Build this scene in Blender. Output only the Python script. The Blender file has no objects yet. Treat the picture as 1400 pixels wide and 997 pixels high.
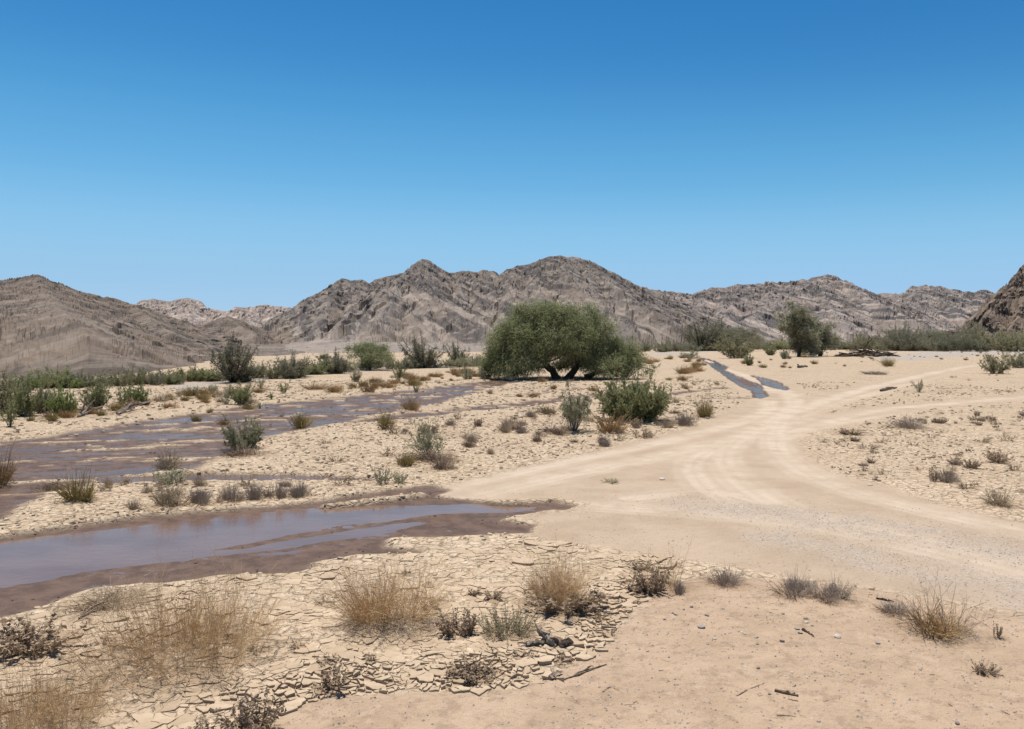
import bpy, math, random
import numpy as np
from mathutils import Vector, Euler

# ------------------------------------------------------------------ camera, sky, sun, exposure
SC = bpy.context.scene
COL = SC.collection
F = 1090.0            # focal length in photograph pixels
CH = 3.5              # eye height in metres
HZ = 468.0            # horizon line in the photograph
PITCH = math.atan((498.5 - HZ) / F)

cam_d = bpy.data.cameras.new('camera')
cam = bpy.data.objects.new('camera', cam_d)
COL.objects.link(cam)
cam.location = (0, 0, CH)
cam.rotation_euler = (math.pi / 2 - PITCH, 0, 0)
cam_d.sensor_width = 36.0
cam_d.lens = F * 36.0 / 1400.0
cam_d.clip_start = 0.1
cam_d.clip_end = 30000
SC.camera = cam

SKY_R = [(0, 0), (.147, .026), (.25, .135), (.36, .27), (.52, .34), (1, .45)]
SKY_G = [(0, 0), (.26, .192), (.40, .41), (.55, .555), (.72, .58), (1, .66)]
SKY_B = [(0, 0), (.48, .50), (.66, .745), (.77, .83), (.82, .82), (1, .86)]
SUN_EL, SUN_AZ = math.radians(74), math.radians(-24)     # azimuth from +Y, towards +X positive
world = bpy.data.worlds.new('World')
SC.world = world
world.use_nodes = True
wn, wl = world.node_tree.nodes, world.node_tree.links
bg = wn['Background']
sky = wn.new('ShaderNodeTexSky')
sky.sky_type = 'NISHITA'
sky.sun_disc = False
sky.sun_elevation = SUN_EL
sky.sun_rotation = SUN_AZ
sky.altitude = 1200
sky.air_density = 1.0
sky.dust_density = 0.0
sky.ozone_density = 2.0
# the deep clear blue of a polarised dry desert sky: one tone curve per channel over the whole sky
sk1 = wn.new('ShaderNodeVectorMath'); sk1.operation = 'MULTIPLY'; sk1.inputs[1].default_value = (.1061,) * 3
skc = wn.new('ShaderNodeRGBCurve')
def skycurve(i, pts):
    c = skc.mapping.curves[i]
    c.points[0].location = pts[0]; c.points[1].location = pts[-1]
    for p in pts[1:-1]: c.points.new(*p)
skycurve(0, SKY_R); skycurve(1, SKY_G); skycurve(2, SKY_B)
skc.mapping.update()
sk2 = wn.new('ShaderNodeVectorMath'); sk2.operation = 'MULTIPLY'; sk2.inputs[1].default_value = (1 / .1061,) * 3
wl.new(sky.outputs[0], sk1.inputs[0]); wl.new(sk1.outputs[0], skc.inputs['Color']); wl.new(skc.outputs[0], sk2.inputs[0]); wl.new(sk2.outputs[0], bg.inputs[0])
bg.inputs[1].default_value = 0.07

sun_d = bpy.data.lights.new('sun', 'SUN')
sun_d.energy = 4.2
sun_d.angle = math.radians(0.5)
sun_d.color = (1.0, 0.955, 0.89)
sun = bpy.data.objects.new('sun', sun_d)
COL.objects.link(sun)
sdir = Vector((math.sin(SUN_AZ) * math.cos(SUN_EL), math.cos(SUN_AZ) * math.cos(SUN_EL), math.sin(SUN_EL)))
sun.rotation_euler = sdir.to_track_quat('Z', 'Y').to_euler()
sun.location = (0, 0, 50)

SC.view_settings.view_transform = 'Standard'
SC.view_settings.look = 'None'
SC.view_settings.exposure = 0.6
SC.view_settings.gamma = 1.0
SC.view_settings.use_curve_mapping = False
SC.cycles.max_bounces = 6
SC.cycles.transparent_max_bounces = 4

# ------------------------------------------------------------------ helpers
def G(px, py):
    """ground point (z = 0) seen at a photograph pixel"""
    a, b = (px - 700.0) / F, (498.5 - py) / F
    cy = math.cos(PITCH) + b * math.sin(PITCH)
    cz = -math.sin(PITCH) + b * math.cos(PITCH)
    t = CH / max(-cz, 1e-4)
    return a * t, cy * t

def GP(pts):
    return np.array([G(*p) for p in pts])

_rs = np.random.RandomState(7)
_perm = np.concatenate([_rs.permutation(512)] * 2)
_ang = _rs.rand(512) * 2 * np.pi
_gx, _gy = np.cos(_ang), np.sin(_ang)

def perlin(x, y):
    x = np.asarray(x, float); y = np.asarray(y, float)
    xi = np.floor(x).astype(int); yi = np.floor(y).astype(int)
    xf = x - xi; yf = y - yi
    u = xf * xf * xf * (xf * (xf * 6 - 15) + 10)
    v = yf * yf * yf * (yf * (yf * 6 - 15) + 10)
    def g(ix, iy, dx, dy):
        h = _perm[(_perm[ix & 511] + iy) & 511]
        return _gx[h] * dx + _gy[h] * dy
    a = g(xi, yi, xf, yf); b = g(xi + 1, yi, xf - 1, yf)
    c = g(xi, yi + 1, xf, yf - 1); d = g(xi + 1, yi + 1, xf - 1, yf - 1)
    return (a + (b - a) * u) * (1 - v) + (c + (d - c) * u) * v

def fbm(x, y, o=4, gain=.5, lac=2.03):
    s = 0; a = 1
    for i in range(o):
        s = s + a * perlin(x * lac ** i + 17.3 * i, y * lac ** i - 9.1 * i); a *= gain
    return s

def ridged(x, y, o=5, gain=.55, lac=2.1):
    s = 0; a = 1; tot = 0
    for i in range(o):
        s = s + a * (1 - 2.2 * np.abs(perlin(x * lac ** i + 31.7 * i, y * lac ** i + 12.9 * i))); tot += a; a *= gain
    return s / tot

def sstep(a, b, x):
    t = np.clip((x - a) / (b - a), 0, 1)
    return t * t * (3 - 2 * t)

def sdf_poly(P, poly):
    """signed distance, negative inside"""
    x, y = P[:, 0], P[:, 1]
    d = np.full(len(x), 1e9); inside = np.zeros(len(x), bool)
    n = len(poly)
    for i in range(n):
        ax, ay = poly[i]; bx, by = poly[(i + 1) % n]
        ex, ey = bx - ax, by - ay
        t = np.clip(((x - ax) * ex + (y - ay) * ey) / (ex * ex + ey * ey + 1e-9), 0, 1)
        d = np.minimum(d, (x - ax - t * ex) ** 2 + (y - ay - t * ey) ** 2)
        c = ((ay > y) != (by > y)) & (x < ex * (y - ay) / (ey if abs(ey) > 1e-9 else 1e-9) + ax)
        inside ^= c
    d = np.sqrt(d)
    return np.where(inside, -d, d)

def dist_line(P, line):
    x, y = P[:, 0], P[:, 1]
    d = np.full(len(x), 1e9)
    for i in range(len(line) - 1):
        ax, ay = line[i]; bx, by = line[i + 1]
        ex, ey = bx - ax, by - ay
        t = np.clip(((x - ax) * ex + (y - ay) * ey) / (ex * ex + ey * ey + 1e-9), 0, 1)
        d = np.minimum(d, (x - ax - t * ex) ** 2 + (y - ay - t * ey) ** 2)
    return np.sqrt(d)

def smooth_line(pts, k=4):
    """Catmull-Rom through pixel points, then to the ground"""
    p = np.array(pts, float)
    p = np.vstack([2 * p[0] - p[1], p, 2 * p[-1] - p[-2]])
    out = []
    for i in range(1, len(p) - 2):
        for j in range(k):
            t = j / k
            out.append(.5 * ((2 * p[i]) + (-p[i-1] + p[i+1]) * t + (2*p[i-1] - 5*p[i] + 4*p[i+1] - p[i+2]) * t*t + (-p[i-1] + 3*p[i] - 3*p[i+1] + p[i+2]) * t**3))
    out.append(p[-2])
    return GP(out)

def make_mesh(name, V, Q=None, T=None, attrs=None, smooth=False, mat=None):
    me = bpy.data.meshes.new(name)
    V = np.asarray(V, np.float32).reshape(-1, 3)
    parts = []; sizes = []
    if Q is not None and len(Q): parts.append(np.asarray(Q, np.int32).ravel()); sizes.append(np.full(len(Q), 4, np.int32))
    if T is not None and len(T): parts.append(np.asarray(T, np.int32).ravel()); sizes.append(np.full(len(T), 3, np.int32))
    L = np.concatenate(parts); S = np.concatenate(sizes)
    me.vertices.add(len(V)); me.vertices.foreach_set('co', V.ravel())
    me.loops.add(len(L)); me.loops.foreach_set('vertex_index', L)
    st = np.zeros(len(S), np.int32); st[1:] = np.cumsum(S)[:-1]
    me.polygons.add(len(S)); me.polygons.foreach_set('loop_start', st)
    me.polygons.foreach_set('use_smooth', np.full(len(S), smooth, bool))
    me.update(calc_edges=True)
    for k, a in (attrs or {}).items():
        at = me.attributes.new(k, 'FLOAT', 'POINT')
        at.data.foreach_set('value', np.asarray(a, np.float32).ravel())
    if mat is not None: me.materials.append(mat)
    return me

def link(name, me, parent=None, **props):
    o = bpy.data.objects.new(name, me)
    COL.objects.link(o)
    if parent is not None: o.parent = parent
    for k, v in props.items(): o[k] = v
    return o

class MB:
    def __init__(s): s.V = []; s.Q = []; s.T = []; s.tone = []; s.n = 0
    def add(s, V, Q=None, T=None, tone=0.5):
        V = np.asarray(V, float).reshape(-1, 3)
        if Q is not None and len(Q): s.Q.append(np.asarray(Q) + s.n)
        if T is not None and len(T): s.T.append(np.asarray(T) + s.n)
        s.V.append(V); s.tone.append(np.broadcast_to(np.asarray(tone, float).ravel() if np.ndim(tone) else np.array([tone]), (len(V),)))
        s.n += len(V)
    def strands(s, P, R, sides=3, tone=None, rng=np.random):
        """P (n,k,3) paths, R (n,k) radii"""
        n, k, _ = P.shape
        if n == 0: return
        D = np.gradient(P, axis=1); D /= np.linalg.norm(D, axis=2, keepdims=True) + 1e-9
        ref = np.where(np.abs(D[..., 2:3]) > .9, np.array([1., 0, 0]), np.array([0, 0, 1.]))
        A = np.cross(D, ref); A /= np.linalg.norm(A, axis=2, keepdims=True) + 1e-9
        B = np.cross(D, A)
        th = np.arange(sides) * 2 * np.pi / sides
        V = P[:, :, None, :] + R[:, :, None, None] * (A[:, :, None, :] * np.cos(th)[None, None, :, None] + B[:, :, None, :] * np.sin(th)[None, None, :, None])
        idx = np.arange(n * k * sides).reshape(n, k, sides)
        q = np.stack([idx[:, :-1, :], np.roll(idx, -1, 2)[:, :-1, :], np.roll(idx, -1, 2)[:, 1:, :], idx[:, 1:, :]], -1).reshape(-1, 4)
        t = rng.rand(n) if tone is None else np.broadcast_to(tone, (n,))
        s.add(V.reshape(-1, 3), Q=q, tone=np.repeat(t, k * sides))
    def leaves(s, C, D, L, W, rng=np.random, tone=None, bend=.25):
        """kite leaves: centre, direction, length, width"""
        n = len(C)
        if n == 0: return
        D = D / (np.linalg.norm(D, axis=1, keepdims=True) + 1e-9)
        S = np.cross(D, rng.randn(n, 3)); S /= np.linalg.norm(S, axis=1, keepdims=True) + 1e-9
        N = np.cross(D, S)
        L = np.broadcast_to(L, (n,))[:, None]; W = np.broadcast_to(W, (n,))[:, None]
        a = C - D * L * .5; c = C + D * L * .5
        m = C - D * L * .05 + N * L * bend * .4
        V = np.stack([a, m + S * W * .5, c, m - S * W * .5], 1).reshape(-1, 3)
        t = rng.rand(n) if tone is None else tone
        s.add(V, Q=np.arange(n * 4).reshape(n, 4), tone=np.repeat(t, 4))
    def mesh(s, name, mat, smooth=False):
        return make_mesh(name, np.concatenate(s.V), np.concatenate(s.Q) if s.Q else None, np.concatenate(s.T) if s.T else None,
                         {'tone': np.concatenate(s.tone)}, smooth, mat)

# ------------------------------------------------------------------ materials
class NT:
    def __init__(s, name):
        s.m = bpy.data.materials.new(name); s.m.use_nodes = True
        s.t = s.m.node_tree; s.n = s.t.nodes; s.l = s.t.links
        s.b = s.n['Principled BSDF']
        s.b.inputs['Specular IOR Level'].default_value = 0.2
    def new(s, typ, **kw):
        nd = s.n.new(typ)
        for k, v in kw.items(): setattr(nd, k, v)
        return nd
    def put(s, sock, v):
        if isinstance(v, bpy.types.NodeSocket): s.l.new(v, sock)
        elif isinstance(v, (tuple, list)) and len(v) == 3 and sock.type == 'RGBA': sock.default_value = (*v, 1)
        else: sock.default_value = v
    def mix(s, fac, a, b, mode='MIX'):
        nd = s.new('ShaderNodeMix', data_type='RGBA', blend_type=mode)
        s.put(nd.inputs[0], fac); s.put(nd.inputs[6], a); s.put(nd.inputs[7], b)
        return nd.outputs[2]
    def math(s, op, a, b=0.0, clamp=False):
        nd = s.new('ShaderNodeMath', operation=op, use_clamp=clamp)
        s.put(nd.inputs[0], a); s.put(nd.inputs[1], b)
        return nd.outputs[0]
    def attr(s, name):
        return s.new('ShaderNodeAttribute', attribute_name=name).outputs['Fac']
    def coord(s, scale=(1, 1, 1), rot=(0, 0, 0), space='Object'):
        tc = s.new('ShaderNodeTexCoord'); mp = s.new('ShaderNodeMapping')
        s.l.new(tc.outputs[space], mp.inputs[0])
        mp.inputs['Scale'].default_value = scale; mp.inputs['Rotation'].default_value = rot
        return mp.outputs[0]
    def noise(s, vec, scale, detail=4, rough=.55, dist=0.0):
        nd = s.new('ShaderNodeTexNoise')
        s.put(nd.inputs['Vector'], vec)
        nd.inputs['Scale'].default_value = scale; nd.inputs['Detail'].default_value = detail
        nd.inputs['Roughness'].default_value = rough; nd.inputs['Distortion'].default_value = dist
        return nd.outputs[0]
    def voro(s, vec, scale, feature='F1', out='Distance'):
        nd = s.new('ShaderNodeTexVoronoi', feature=feature)
        s.put(nd.inputs['Vector'], vec); nd.inputs['Scale'].default_value = scale
        return nd.outputs[out]
    def ramp(s, v, lo, hi, clamp=True):
        nd = s.new('ShaderNodeMapRange'); nd.interpolation_type = 'SMOOTHSTEP'
        s.put(nd.inputs[0], v); nd.inputs[1].default_value = lo; nd.inputs[2].default_value = hi
        return nd.outputs[0]
    def bump(s, h, strength=.5, dist=.02, prev=None):
        nd = s.new('ShaderNodeBump')
        s.put(nd.inputs['Height'], h); nd.inputs['Strength'].default_value = strength; nd.inputs['Distance'].default_value = dist
        if prev is not None: s.l.new(prev, nd.inputs['Normal'])
        return nd.outputs[0]
    def done(s, color=None, rough=None, normal=None):
        if color is not None: s.put(s.b.inputs['Base Color'], color)
        if rough is not None: s.put(s.b.inputs['Roughness'], rough)
        if normal is not None: s.l.new(normal, s.b.inputs['Normal'])
        return s.m

MUD_A, MUD_B, MUD_C = (.51, .395, .275), (.43, .326, .218), (.335, .245, .158)

def mat_ground():
    t = NT('desert_floor')
    t.b.inputs['Specular IOR Level'].default_value = .08
    p = t.coord()
    big, mid, fine = t.noise(p, .22, 5), t.noise(p, 1.7, 5, .6), t.noise(p, 22, 4, .65)
    mud = t.mix(t.ramp(mid, .38, .62), MUD_A, MUD_B)
    mud = t.mix(t.math('MULTIPLY', t.ramp(big, .45, .7), .5), mud, MUD_C)
    mud = t.mix(t.math('MULTIPLY', t.ramp(fine, .5, .75), .5), mud, MUD_C)
    mud = t.mix(t.math('MULTIPLY', t.ramp(t.noise(p, 5.5, 5, .74), .50, .62), .85), mud, (.25, .17, .104))
    mud = t.mix(t.math('MULTIPLY', t.ramp(t.noise(p, 7.5, 5, .78, .3), .52, .60), .8), mud, (.62, .485, .34))
    mud = t.mix(t.math('MULTIPLY', t.ramp(t.noise(p, 11, 4, .76), .54, .62), .8), mud, (.235, .16, .097))
    mud = t.mix(t.math('MULTIPLY', t.ramp(t.noise(p, .8, 5, .7), .54, .66), .45), mud, (.30, .205, .125))
    mud = t.mix(t.math('MULTIPLY', t.ramp(t.noise(p, 3.2, 6, .7), .56, .66), .6), mud, (.49, .395, .28))
    # bare sand with grit
    sand = t.mix(t.ramp(t.noise(p, 1.1, 6, .62), .35, .68), (.42, .303, .206), (.345, .245, .162))
    grit = t.noise(p, 70, 3, .7)
    sand = t.mix(t.math('MULTIPLY', t.ramp(t.noise(p, 4, 7, .78), .50, .60), .6), sand, (.255, .178, .117))
    sand = t.mix(t.math('MULTIPLY', t.ramp(t.noise(p, 2.2, 6, .72), .56, .64), .55), sand, (.47, .355, .25))
    sand = t.mix(t.math('MULTIPLY', t.ramp(grit, .54, .70), .7), sand, (.19, .135, .092))
    sand = t.mix(t.math('MULTIPLY', t.ramp(t.noise(p, 95, 2, .6), .66, .74), .8), sand, (.48, .41, .33))
    # compacted road
    roadc = t.mix(t.ramp(t.noise(p, .55, 6, .65), .36, .66), (.41, .312, .222), (.345, .256, .176))
    roadc = t.mix(t.math('MULTIPLY', t.ramp(t.noise(p, 45, 4, .7), .5, .7), .45), roadc, (.235, .168, .112))
    roadc = t.mix(t.math('MULTIPLY', t.attr('track'), t.ramp(t.noise(p, .8, 5, .7), .25, .6)), roadc, (.475, .38, .285))
    st = t.voro(p, 28, 'F1', 'Color'); sep = t.new('ShaderNodeSeparateColor'); t.l.new(st, sep.inputs[0])
    grav = t.mix(sep.outputs[0], (.29, .23, .178), (.42, .345, .272))
    c = t.mix(t.attr('sand'), mud, sand)
    c = t.mix(t.attr('road'), c, roadc)
    c = t.mix(t.math('MULTIPLY', t.attr('gravel'), t.ramp(t.noise(p, 1.3, 6, .75), .30, .68)), c, grav)
    c = t.mix(t.attr('pale'), c, (.38, .32, .262))
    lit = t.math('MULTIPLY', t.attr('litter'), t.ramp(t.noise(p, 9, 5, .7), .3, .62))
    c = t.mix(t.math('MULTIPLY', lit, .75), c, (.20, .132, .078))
    wet = t.attr('wet')
    wm = t.mix(t.ramp(t.noise(p, 3.1, 7, .72), .38, .60), (.090, .056, .039), (.142, .089, .062))
    c = t.mix(wet, c, wm)
    r = t.math('SUBTRACT', .95, t.math('MULTIPLY', wet, .42))
    wp = t.new('ShaderNodeMix', data_type='VECTOR'); 
    nv = t.new('ShaderNodeTexNoise'); t.l.new(p, nv.inputs['Vector']); nv.inputs['Scale'].default_value = 4
    add = t.new('ShaderNodeVectorMath', operation='MULTIPLY_ADD'); t.l.new(nv.outputs['Color'], add.inputs[0]); add.inputs[1].default_value = (.12, .12, .12); t.l.new(p, add.inputs[2])
    crack = t.ramp(t.voro(add.outputs[0], 4.2, 'DISTANCE_TO_EDGE'), 0.0, .09)
    flake = t.voro(add.outputs[0], 4.2, 'F1', 'Distance')
    dry = t.math('SUBTRACT', 1.0, t.math('MAXIMUM', t.math('MAXIMUM', t.attr('road'), t.attr('sand')), wet), True)
    h = t.math('MULTIPLY', t.math('ADD', crack, t.math('MULTIPLY', flake, .6)), dry)
    n1 = t.bump(h, .8, .05)
    n2 = t.bump(t.math('ADD', t.noise(p, 6, 6, .68), t.math('MULTIPLY', grit, .12)), .55, .09, n1)
    return t.done(c, r, n2)

def mat_plate():
    t = NT('cracked_mud')
    p = t.coord(space='Object')
    oi = t.new('ShaderNodeObjectInfo')
    c = t.mix(t.ramp(t.noise(p, 2.5, 4, .6), .35, .65), (.485, .37, .252), (.415, .31, .205))
    c = t.mix(t.math('MULTIPLY', t.attr('tone'), .5), c, (.30, .215, .135))
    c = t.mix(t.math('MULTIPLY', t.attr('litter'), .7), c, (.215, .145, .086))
    c = t.mix(t.math('MULTIPLY', t.ramp(t.noise(p, 30, 4, .7), .5, .70), .45), c, (.27, .195, .125))
    return t.done(c, .95, t.bump(t.noise(p, 28, 5, .7), .4, .02))

def mat_water():
    t = NT('muddy_water')
    p = t.coord(scale=(1, 1.6, 1), rot=(0, 0, .25))
    c = t.mix(t.ramp(t.noise(p, .5, 5, .6), .35, .65), (.14, .083, .057), (.175, .108, .077))
    t.b.inputs['IOR'].default_value = 1.33
    t.b.inputs['Specular IOR Level'].default_value = .5
    return t.done(c, .07, t.bump(t.noise(p, 5, 4, .6), .14, .03))

def mat_river():
    t = NT('rippled_river')
    p = t.coord(scale=(1, 2.2, 1), rot=(0, 0, .3))
    c = t.mix(t.ramp(t.noise(p, .45, 6, .65), .35, .65), (.115, .070, .047), (.155, .098, .069))
    t.b.inputs['IOR'].default_value = 1.33
    t.b.inputs['Specular IOR Level'].default_value = .5
    return t.done(c, .10, t.bump(t.noise(p, 3.5, 5, .65), .5, .06))

def mat_stream():
    t = NT('stream_water')
    p = t.coord()
    t.b.inputs['IOR'].default_value = 1.33
    t.b.inputs['Specular IOR Level'].default_value = .5
    return t.done((.11, .075, .055), .06, t.bump(t.noise(p, 2.2, 4, .6), .4, .08))

def mat_plant(name, a, b, rough=.85, trans=0.0, vary=.25):
    t = NT(name)
    oi = t.new('ShaderNodeObjectInfo')
    c = t.mix(t.attr('tone'), a, b)
    hs = t.new('ShaderNodeHueSaturation'); t.l.new(c, hs.inputs['Color'])
    t.put(hs.inputs['Value'], t.math('ADD', 1 - vary / 2, t.math('MULTIPLY', oi.outputs['Random'], vary)))
    t.done(hs.outputs[0], rough)
    if trans:
        tr = t.new('ShaderNodeBsdfTranslucent'); t.l.new(hs.outputs[0], tr.inputs[0])
        mx = t.new('ShaderNodeMixShader'); mx.inputs[0].default_value = trans
        out = t.n['Material Output']
        t.l.new(t.b.outputs[0], mx.inputs[1]); t.l.new(tr.outputs[0], mx.inputs[2]); t.l.new(mx.outputs[0], out.inputs[0])
    return t.m

def mat_bark(name, a, b):
    t = NT(name)
    p = t.coord(scale=(1, 1, .25))
    n = t.noise(p, 14, 5, .65)
    c = t.mix(t.ramp(n, .35, .65), a, b)
    return t.done(c, .9, t.bump(n, .8, .03))

def mat_rock(name, base, warm, pale, dark, rot, s=1.0, palefac=.5, darkfac=.6, scree=.4, cragfac=.3):
    t = NT(name)
    at = t.new('ShaderNodeAttribute', attribute_name='surf')
    def co(sc, ry):
        mp = t.new('ShaderNodeMapping', vector_type='TEXTURE'); t.l.new(at.outputs['Vector'], mp.inputs[0]); mp.inputs['Scale'].default_value = sc; mp.inputs['Rotation'].default_value = (0, ry, 0); return mp.outputs[0]
    p = co((1, 1, 1), 0)
    n1, n2, n3 = t.noise(p, 2.2 * s, 6, .62, .6), t.noise(p, 8 * s, 6, .68, .4), t.noise(p, 30 * s, 5, .7)
    strat = t.noise(co((2.2, 3.0, .30), rot), 2.0 * s, 3, .55, .25)
    strat2 = t.noise(co((1.3, 3.0, .16), rot), 2.6 * s, 3, .6, .2)
    c = t.mix(t.ramp(n1, .40, .60), base, warm)
    c = t.mix(t.math('MULTIPLY', t.ramp(strat, .49, .55), darkfac), c, dark)
    c = t.mix(t.math('MULTIPLY', t.ramp(strat2, .53, .59), palefac), c, pale)
    c = t.mix(t.math('MULTIPLY', t.attr('crag'), cragfac), c, dark)
    c = t.mix(t.math('MULTIPLY', t.attr('scree'), scree), c, pale)
    c = t.mix(t.math('MULTIPLY', t.ramp(n3, .50, .64), .38), c, dark)
    c = t.mix(t.math('MULTIPLY', t.ramp(n2, .52, .62), .5), c, pale)
    return t.done(c, .95)

def mat_stone():
    t = NT('stone')
    p = t.coord()
    c = t.mix(t.attr('tone'), (.17, .135, .108), (.55, .48, .40))
    c = t.mix(t.math('MULTIPLY', t.ramp(t.noise(p, 30, 4), .4, .7), .4), c, (.30, .25, .20))
    return t.done(c, .85, t.bump(t.noise(p, 60, 4), .4, .01))

M = {
    'ground': mat_ground(), 'plate': mat_plate(), 'water': mat_water(), 'river': mat_river(), 'stream': mat_stream(), 'stone': mat_stone(),
    'straw': mat_plant('straw', (.70, .505, .275), (.46, .295, .145)),
    'straw_pale': mat_plant('pale_straw', (.50, .40, .27), (.34, .25, .155)),
    'straw_orange': mat_plant('orange_straw', (.40, .255, .115), (.29, .175, .075)),
    'straw_yellow': mat_plant('yellow_straw', (.36, .275, .10), (.27, .20, .085)),
    'twig_grey': mat_plant('grey_twig', (.42, .335, .262), (.28, .218, .166)),
    'twig_brown': mat_plant('brown_twig', (.35, .255, .172), (.22, .152, .10)),
    'dead_leaf': mat_plant('dead_leaf', (.46, .345, .23), (.25, .178, .12), trans=.3),
    'leaf_grey': mat_plant('grey_green_leaf', (.29, .29, .168), (.41, .385, .245), trans=.5),
    'leaf_green': mat_plant('green_leaf', (.25, .262, .115), (.375, .36, .19), trans=.5),
    'leaf_bright': mat_plant('bright_leaf', (.21, .26, .08), (.32, .34, .14), trans=.5),
    'leaf_olive': mat_plant('olive_leaf', (.25, .235, .125), (.35, .315, .19), trans=.5),
    'leaf_acacia': mat_plant('acacia_leaf', (.20, .225, .10), (.31, .305, .16), trans=.5, vary=.1),
    'leaf_dim': mat_plant('dim_grey_leaf', (.215, .212, .135), (.31, .295, .195), trans=.5),
    'wet_mud': mat_plant('wet_mud', (.115, .072, .052), (.065, .042, .031), .6),
    'bark': mat_bark('bark', (.12, .085, .06), (.05, .036, .028)),
    'bark_grey': mat_bark('grey_bark', (.29, .235, .185), (.14, .108, .08)),
    'deadwood': mat_bark('weathered_wood', (.38, .285, .205), (.16, .11, .072)),
}

# ------------------------------------------------------------------ the floor: masks from outlines laid on the ground
ROAD = GP([(585,672),(640,656),(720,637),(800,619),(880,601),(950,583),(1000,563),(1022,549),(1008,534),(984,513),(964,496),(950,488),(962,485),(990,497),(1020,511),(1045,511),(1080,523),(1096,538),(1115,548),(1112,575),(1098,592),(1092,606),(1108,628),(1152,650),(1212,664),(1262,682),(1322,697),(1400,714),(1600,752),(1600,875),(1400,836),(1250,812),(1100,790),(960,768),(850,752),(760,739),(720,729),(738,714),(700,704),(790,700),(806,690),(770,682),(690,684),(622,680),(592,675)])
ROAD_STROKES = [([(1085,556),(1150,541),(1230,521),(1330,501),(1420,489),(1500,482)], 1.7), ([(1075,585),(1200,562),(1300,551),(1420,541),(1520,535)], 1.2)]
TRACKS = [([(590,671),(700,646),(800,624),(900,604),(1000,580),(1048,562),(1052,548)], .45), ([(640,680),(760,652),(900,622),(1010,596),(1062,572),(1085,553),(1074,534)], .5),
          ([(1080,556),(1062,588),(1064,614),(1092,640),(1150,667),(1250,692),(1400,726),(1550,758)], .5), ([(1048,580),(1000,606),(990,634),(1030,672),(1100,702),(1250,735),(1400,768),(1550,802)], .55),
          ([(985,608),(948,630),(956,658),(1000,690),(1060,712)], .4), ([(815,691),(950,700),(1100,716),(1250,748),(1400,786),(1550,822)], .5), ([(860,680),(980,672),(1060,690)], .3),
          ([(1078,566),(1150,541),(1230,520),(1330,500),(1450,487)], .45), ([(1085,578),(1160,549),(1240,527),(1330,510)], .4), ([(1082,590),(1200,561),(1300,551),(1420,541)], .3), ([(1070,600),(1190,571),(1300,560)], .25),
          ([(955,489),(985,503),(1020,514),(1062,536)], .4)]
GRAVEL = [([(960,690),(1100,705),(1250,727),(1400,752),(1560,780)], .8), ([(1080,735),(1200,764),(1320,792),(1430,815),(1560,845)], .75)]
SAND = GP([(330,1010),(400,962),(458,944),(560,942),(690,946),(762,924),(832,884),(862,842),(905,800),(960,786),(1080,792),(1250,815),(1400,840),(1600,880),(2000,1200),(1500,2500),(-600,2500),(-300,1500),(200,1100)])
WETS = [  # (outline, depth, soft edge in metres)
    (GP([(-150,752),(0,730),(100,716),(200,703),(330,692),(440,682),(505,671),(590,660),(622,668),(606,676),(690,686),(770,684),(802,690),(785,698),(705,704),(692,709),(735,713),(728,726),(620,730),(532,733),(534,742),(583,748),(578,753),(485,760),(432,768),(446,774),(400,781),(300,784),(230,794),(130,802),(60,826),(0,840),(-150,875)]), .075, .22),
    (GP([(-150,752),(0,736),(120,721),(260,706),(400,693),(520,687),(640,685),(742,690),(690,696),(600,697),(560,701),(590,707),(560,716),(470,728),(380,742),(250,758),(120,776),(0,797),(-150,830)]), .075, .3),
    (GP([(-100,838),(0,815),(130,793),(150,798),(60,820),(0,833),(-100,855)]), .06, .2),
    (GP([(-200,625),(0,601),(60,595),(150,579),(250,566),(330,554),(430,545),(500,538),(580,530),(680,518),(705,514),(720,520),(680,528),(640,540),(580,556),(520,566),(450,580),(380,592),(355,604),(310,622),(270,640),(160,650),(130,662),(70,672),(30,700),(0,716),(-200,745)]), .085, .5),
    (GP([(130,650),(260,646),(400,645),(512,652),(500,657),(400,654),(300,657),(140,661)]), .26, .25),
    (GP([(430,580),(520,568),(620,557),(720,547),(800,538),(875,530),(885,534),(800,545),(740,553),(640,562),(540,574)]), .075, .5),
    (GP([(640,546),(760,533),(800,528),(800,532),(720,541)]), .07, .4),
    (GP([(955,489),(968,490),(982,495),(996,502),(990,505),(1002,511),(1022,519),(1040,525),(1044,531),(1052,541),(1040,544),(1030,543),(1027,534),(1010,527),(998,519),(984,509),(970,499)]), .12, .35),
    (GP([(1027,513),(1042,515),(1062,521),(1080,530),(1074,533),(1058,530),(1044,526),(1038,520)]), .12, .35),
    (GP([(895,539),(940,533),(995,527),(998,530),(940,537),(900,542)]), .06, .3),
    (GP([(910,547),(980,541),(1030,541),(1030,544),(960,545)]), .045, .25),
]
PALE = [GP([(230,526),(330,516),(450,505),(560,499),(670,496),(670,500),(560,504),(450,511),(330,523),(240,533)]), GP([(1170,490),(1300,478),(1500,474),(1500,482),(1330,486),(1250,493)]),
        GP([(880,484),(1000,476),(1000,480),(900,487)])]
PLATE_ZONE = GP([(-90,960),(-60,900),(20,850),(130,806),(250,797),(320,787),(420,785),(450,777),(500,765),(590,756),(700,745),(820,744),(905,762),(905,795),(862,840),(830,886),(760,926),(690,946),(560,942),(460,945),(400,962),(335,1005),(200,1100),(-150,1200)])
BARS = [(GP([(1004,515),(1020,519),(1034,525),(1034,529),(1022,527),(1010,521)]), .075), (GP([(962,491),(972,493),(978,496),(968,495)]), .12), (GP([(270,750),(340,735),(400,723),(470,711),(560,703),(620,702),(600,706),(560,710),(480,720),(400,733),(340,744)]), .072), (GP([(438,690),(500,683),(578,674),(586,676),(512,686),(446,691)]), .115)]
WATER_Z = -.085

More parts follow.
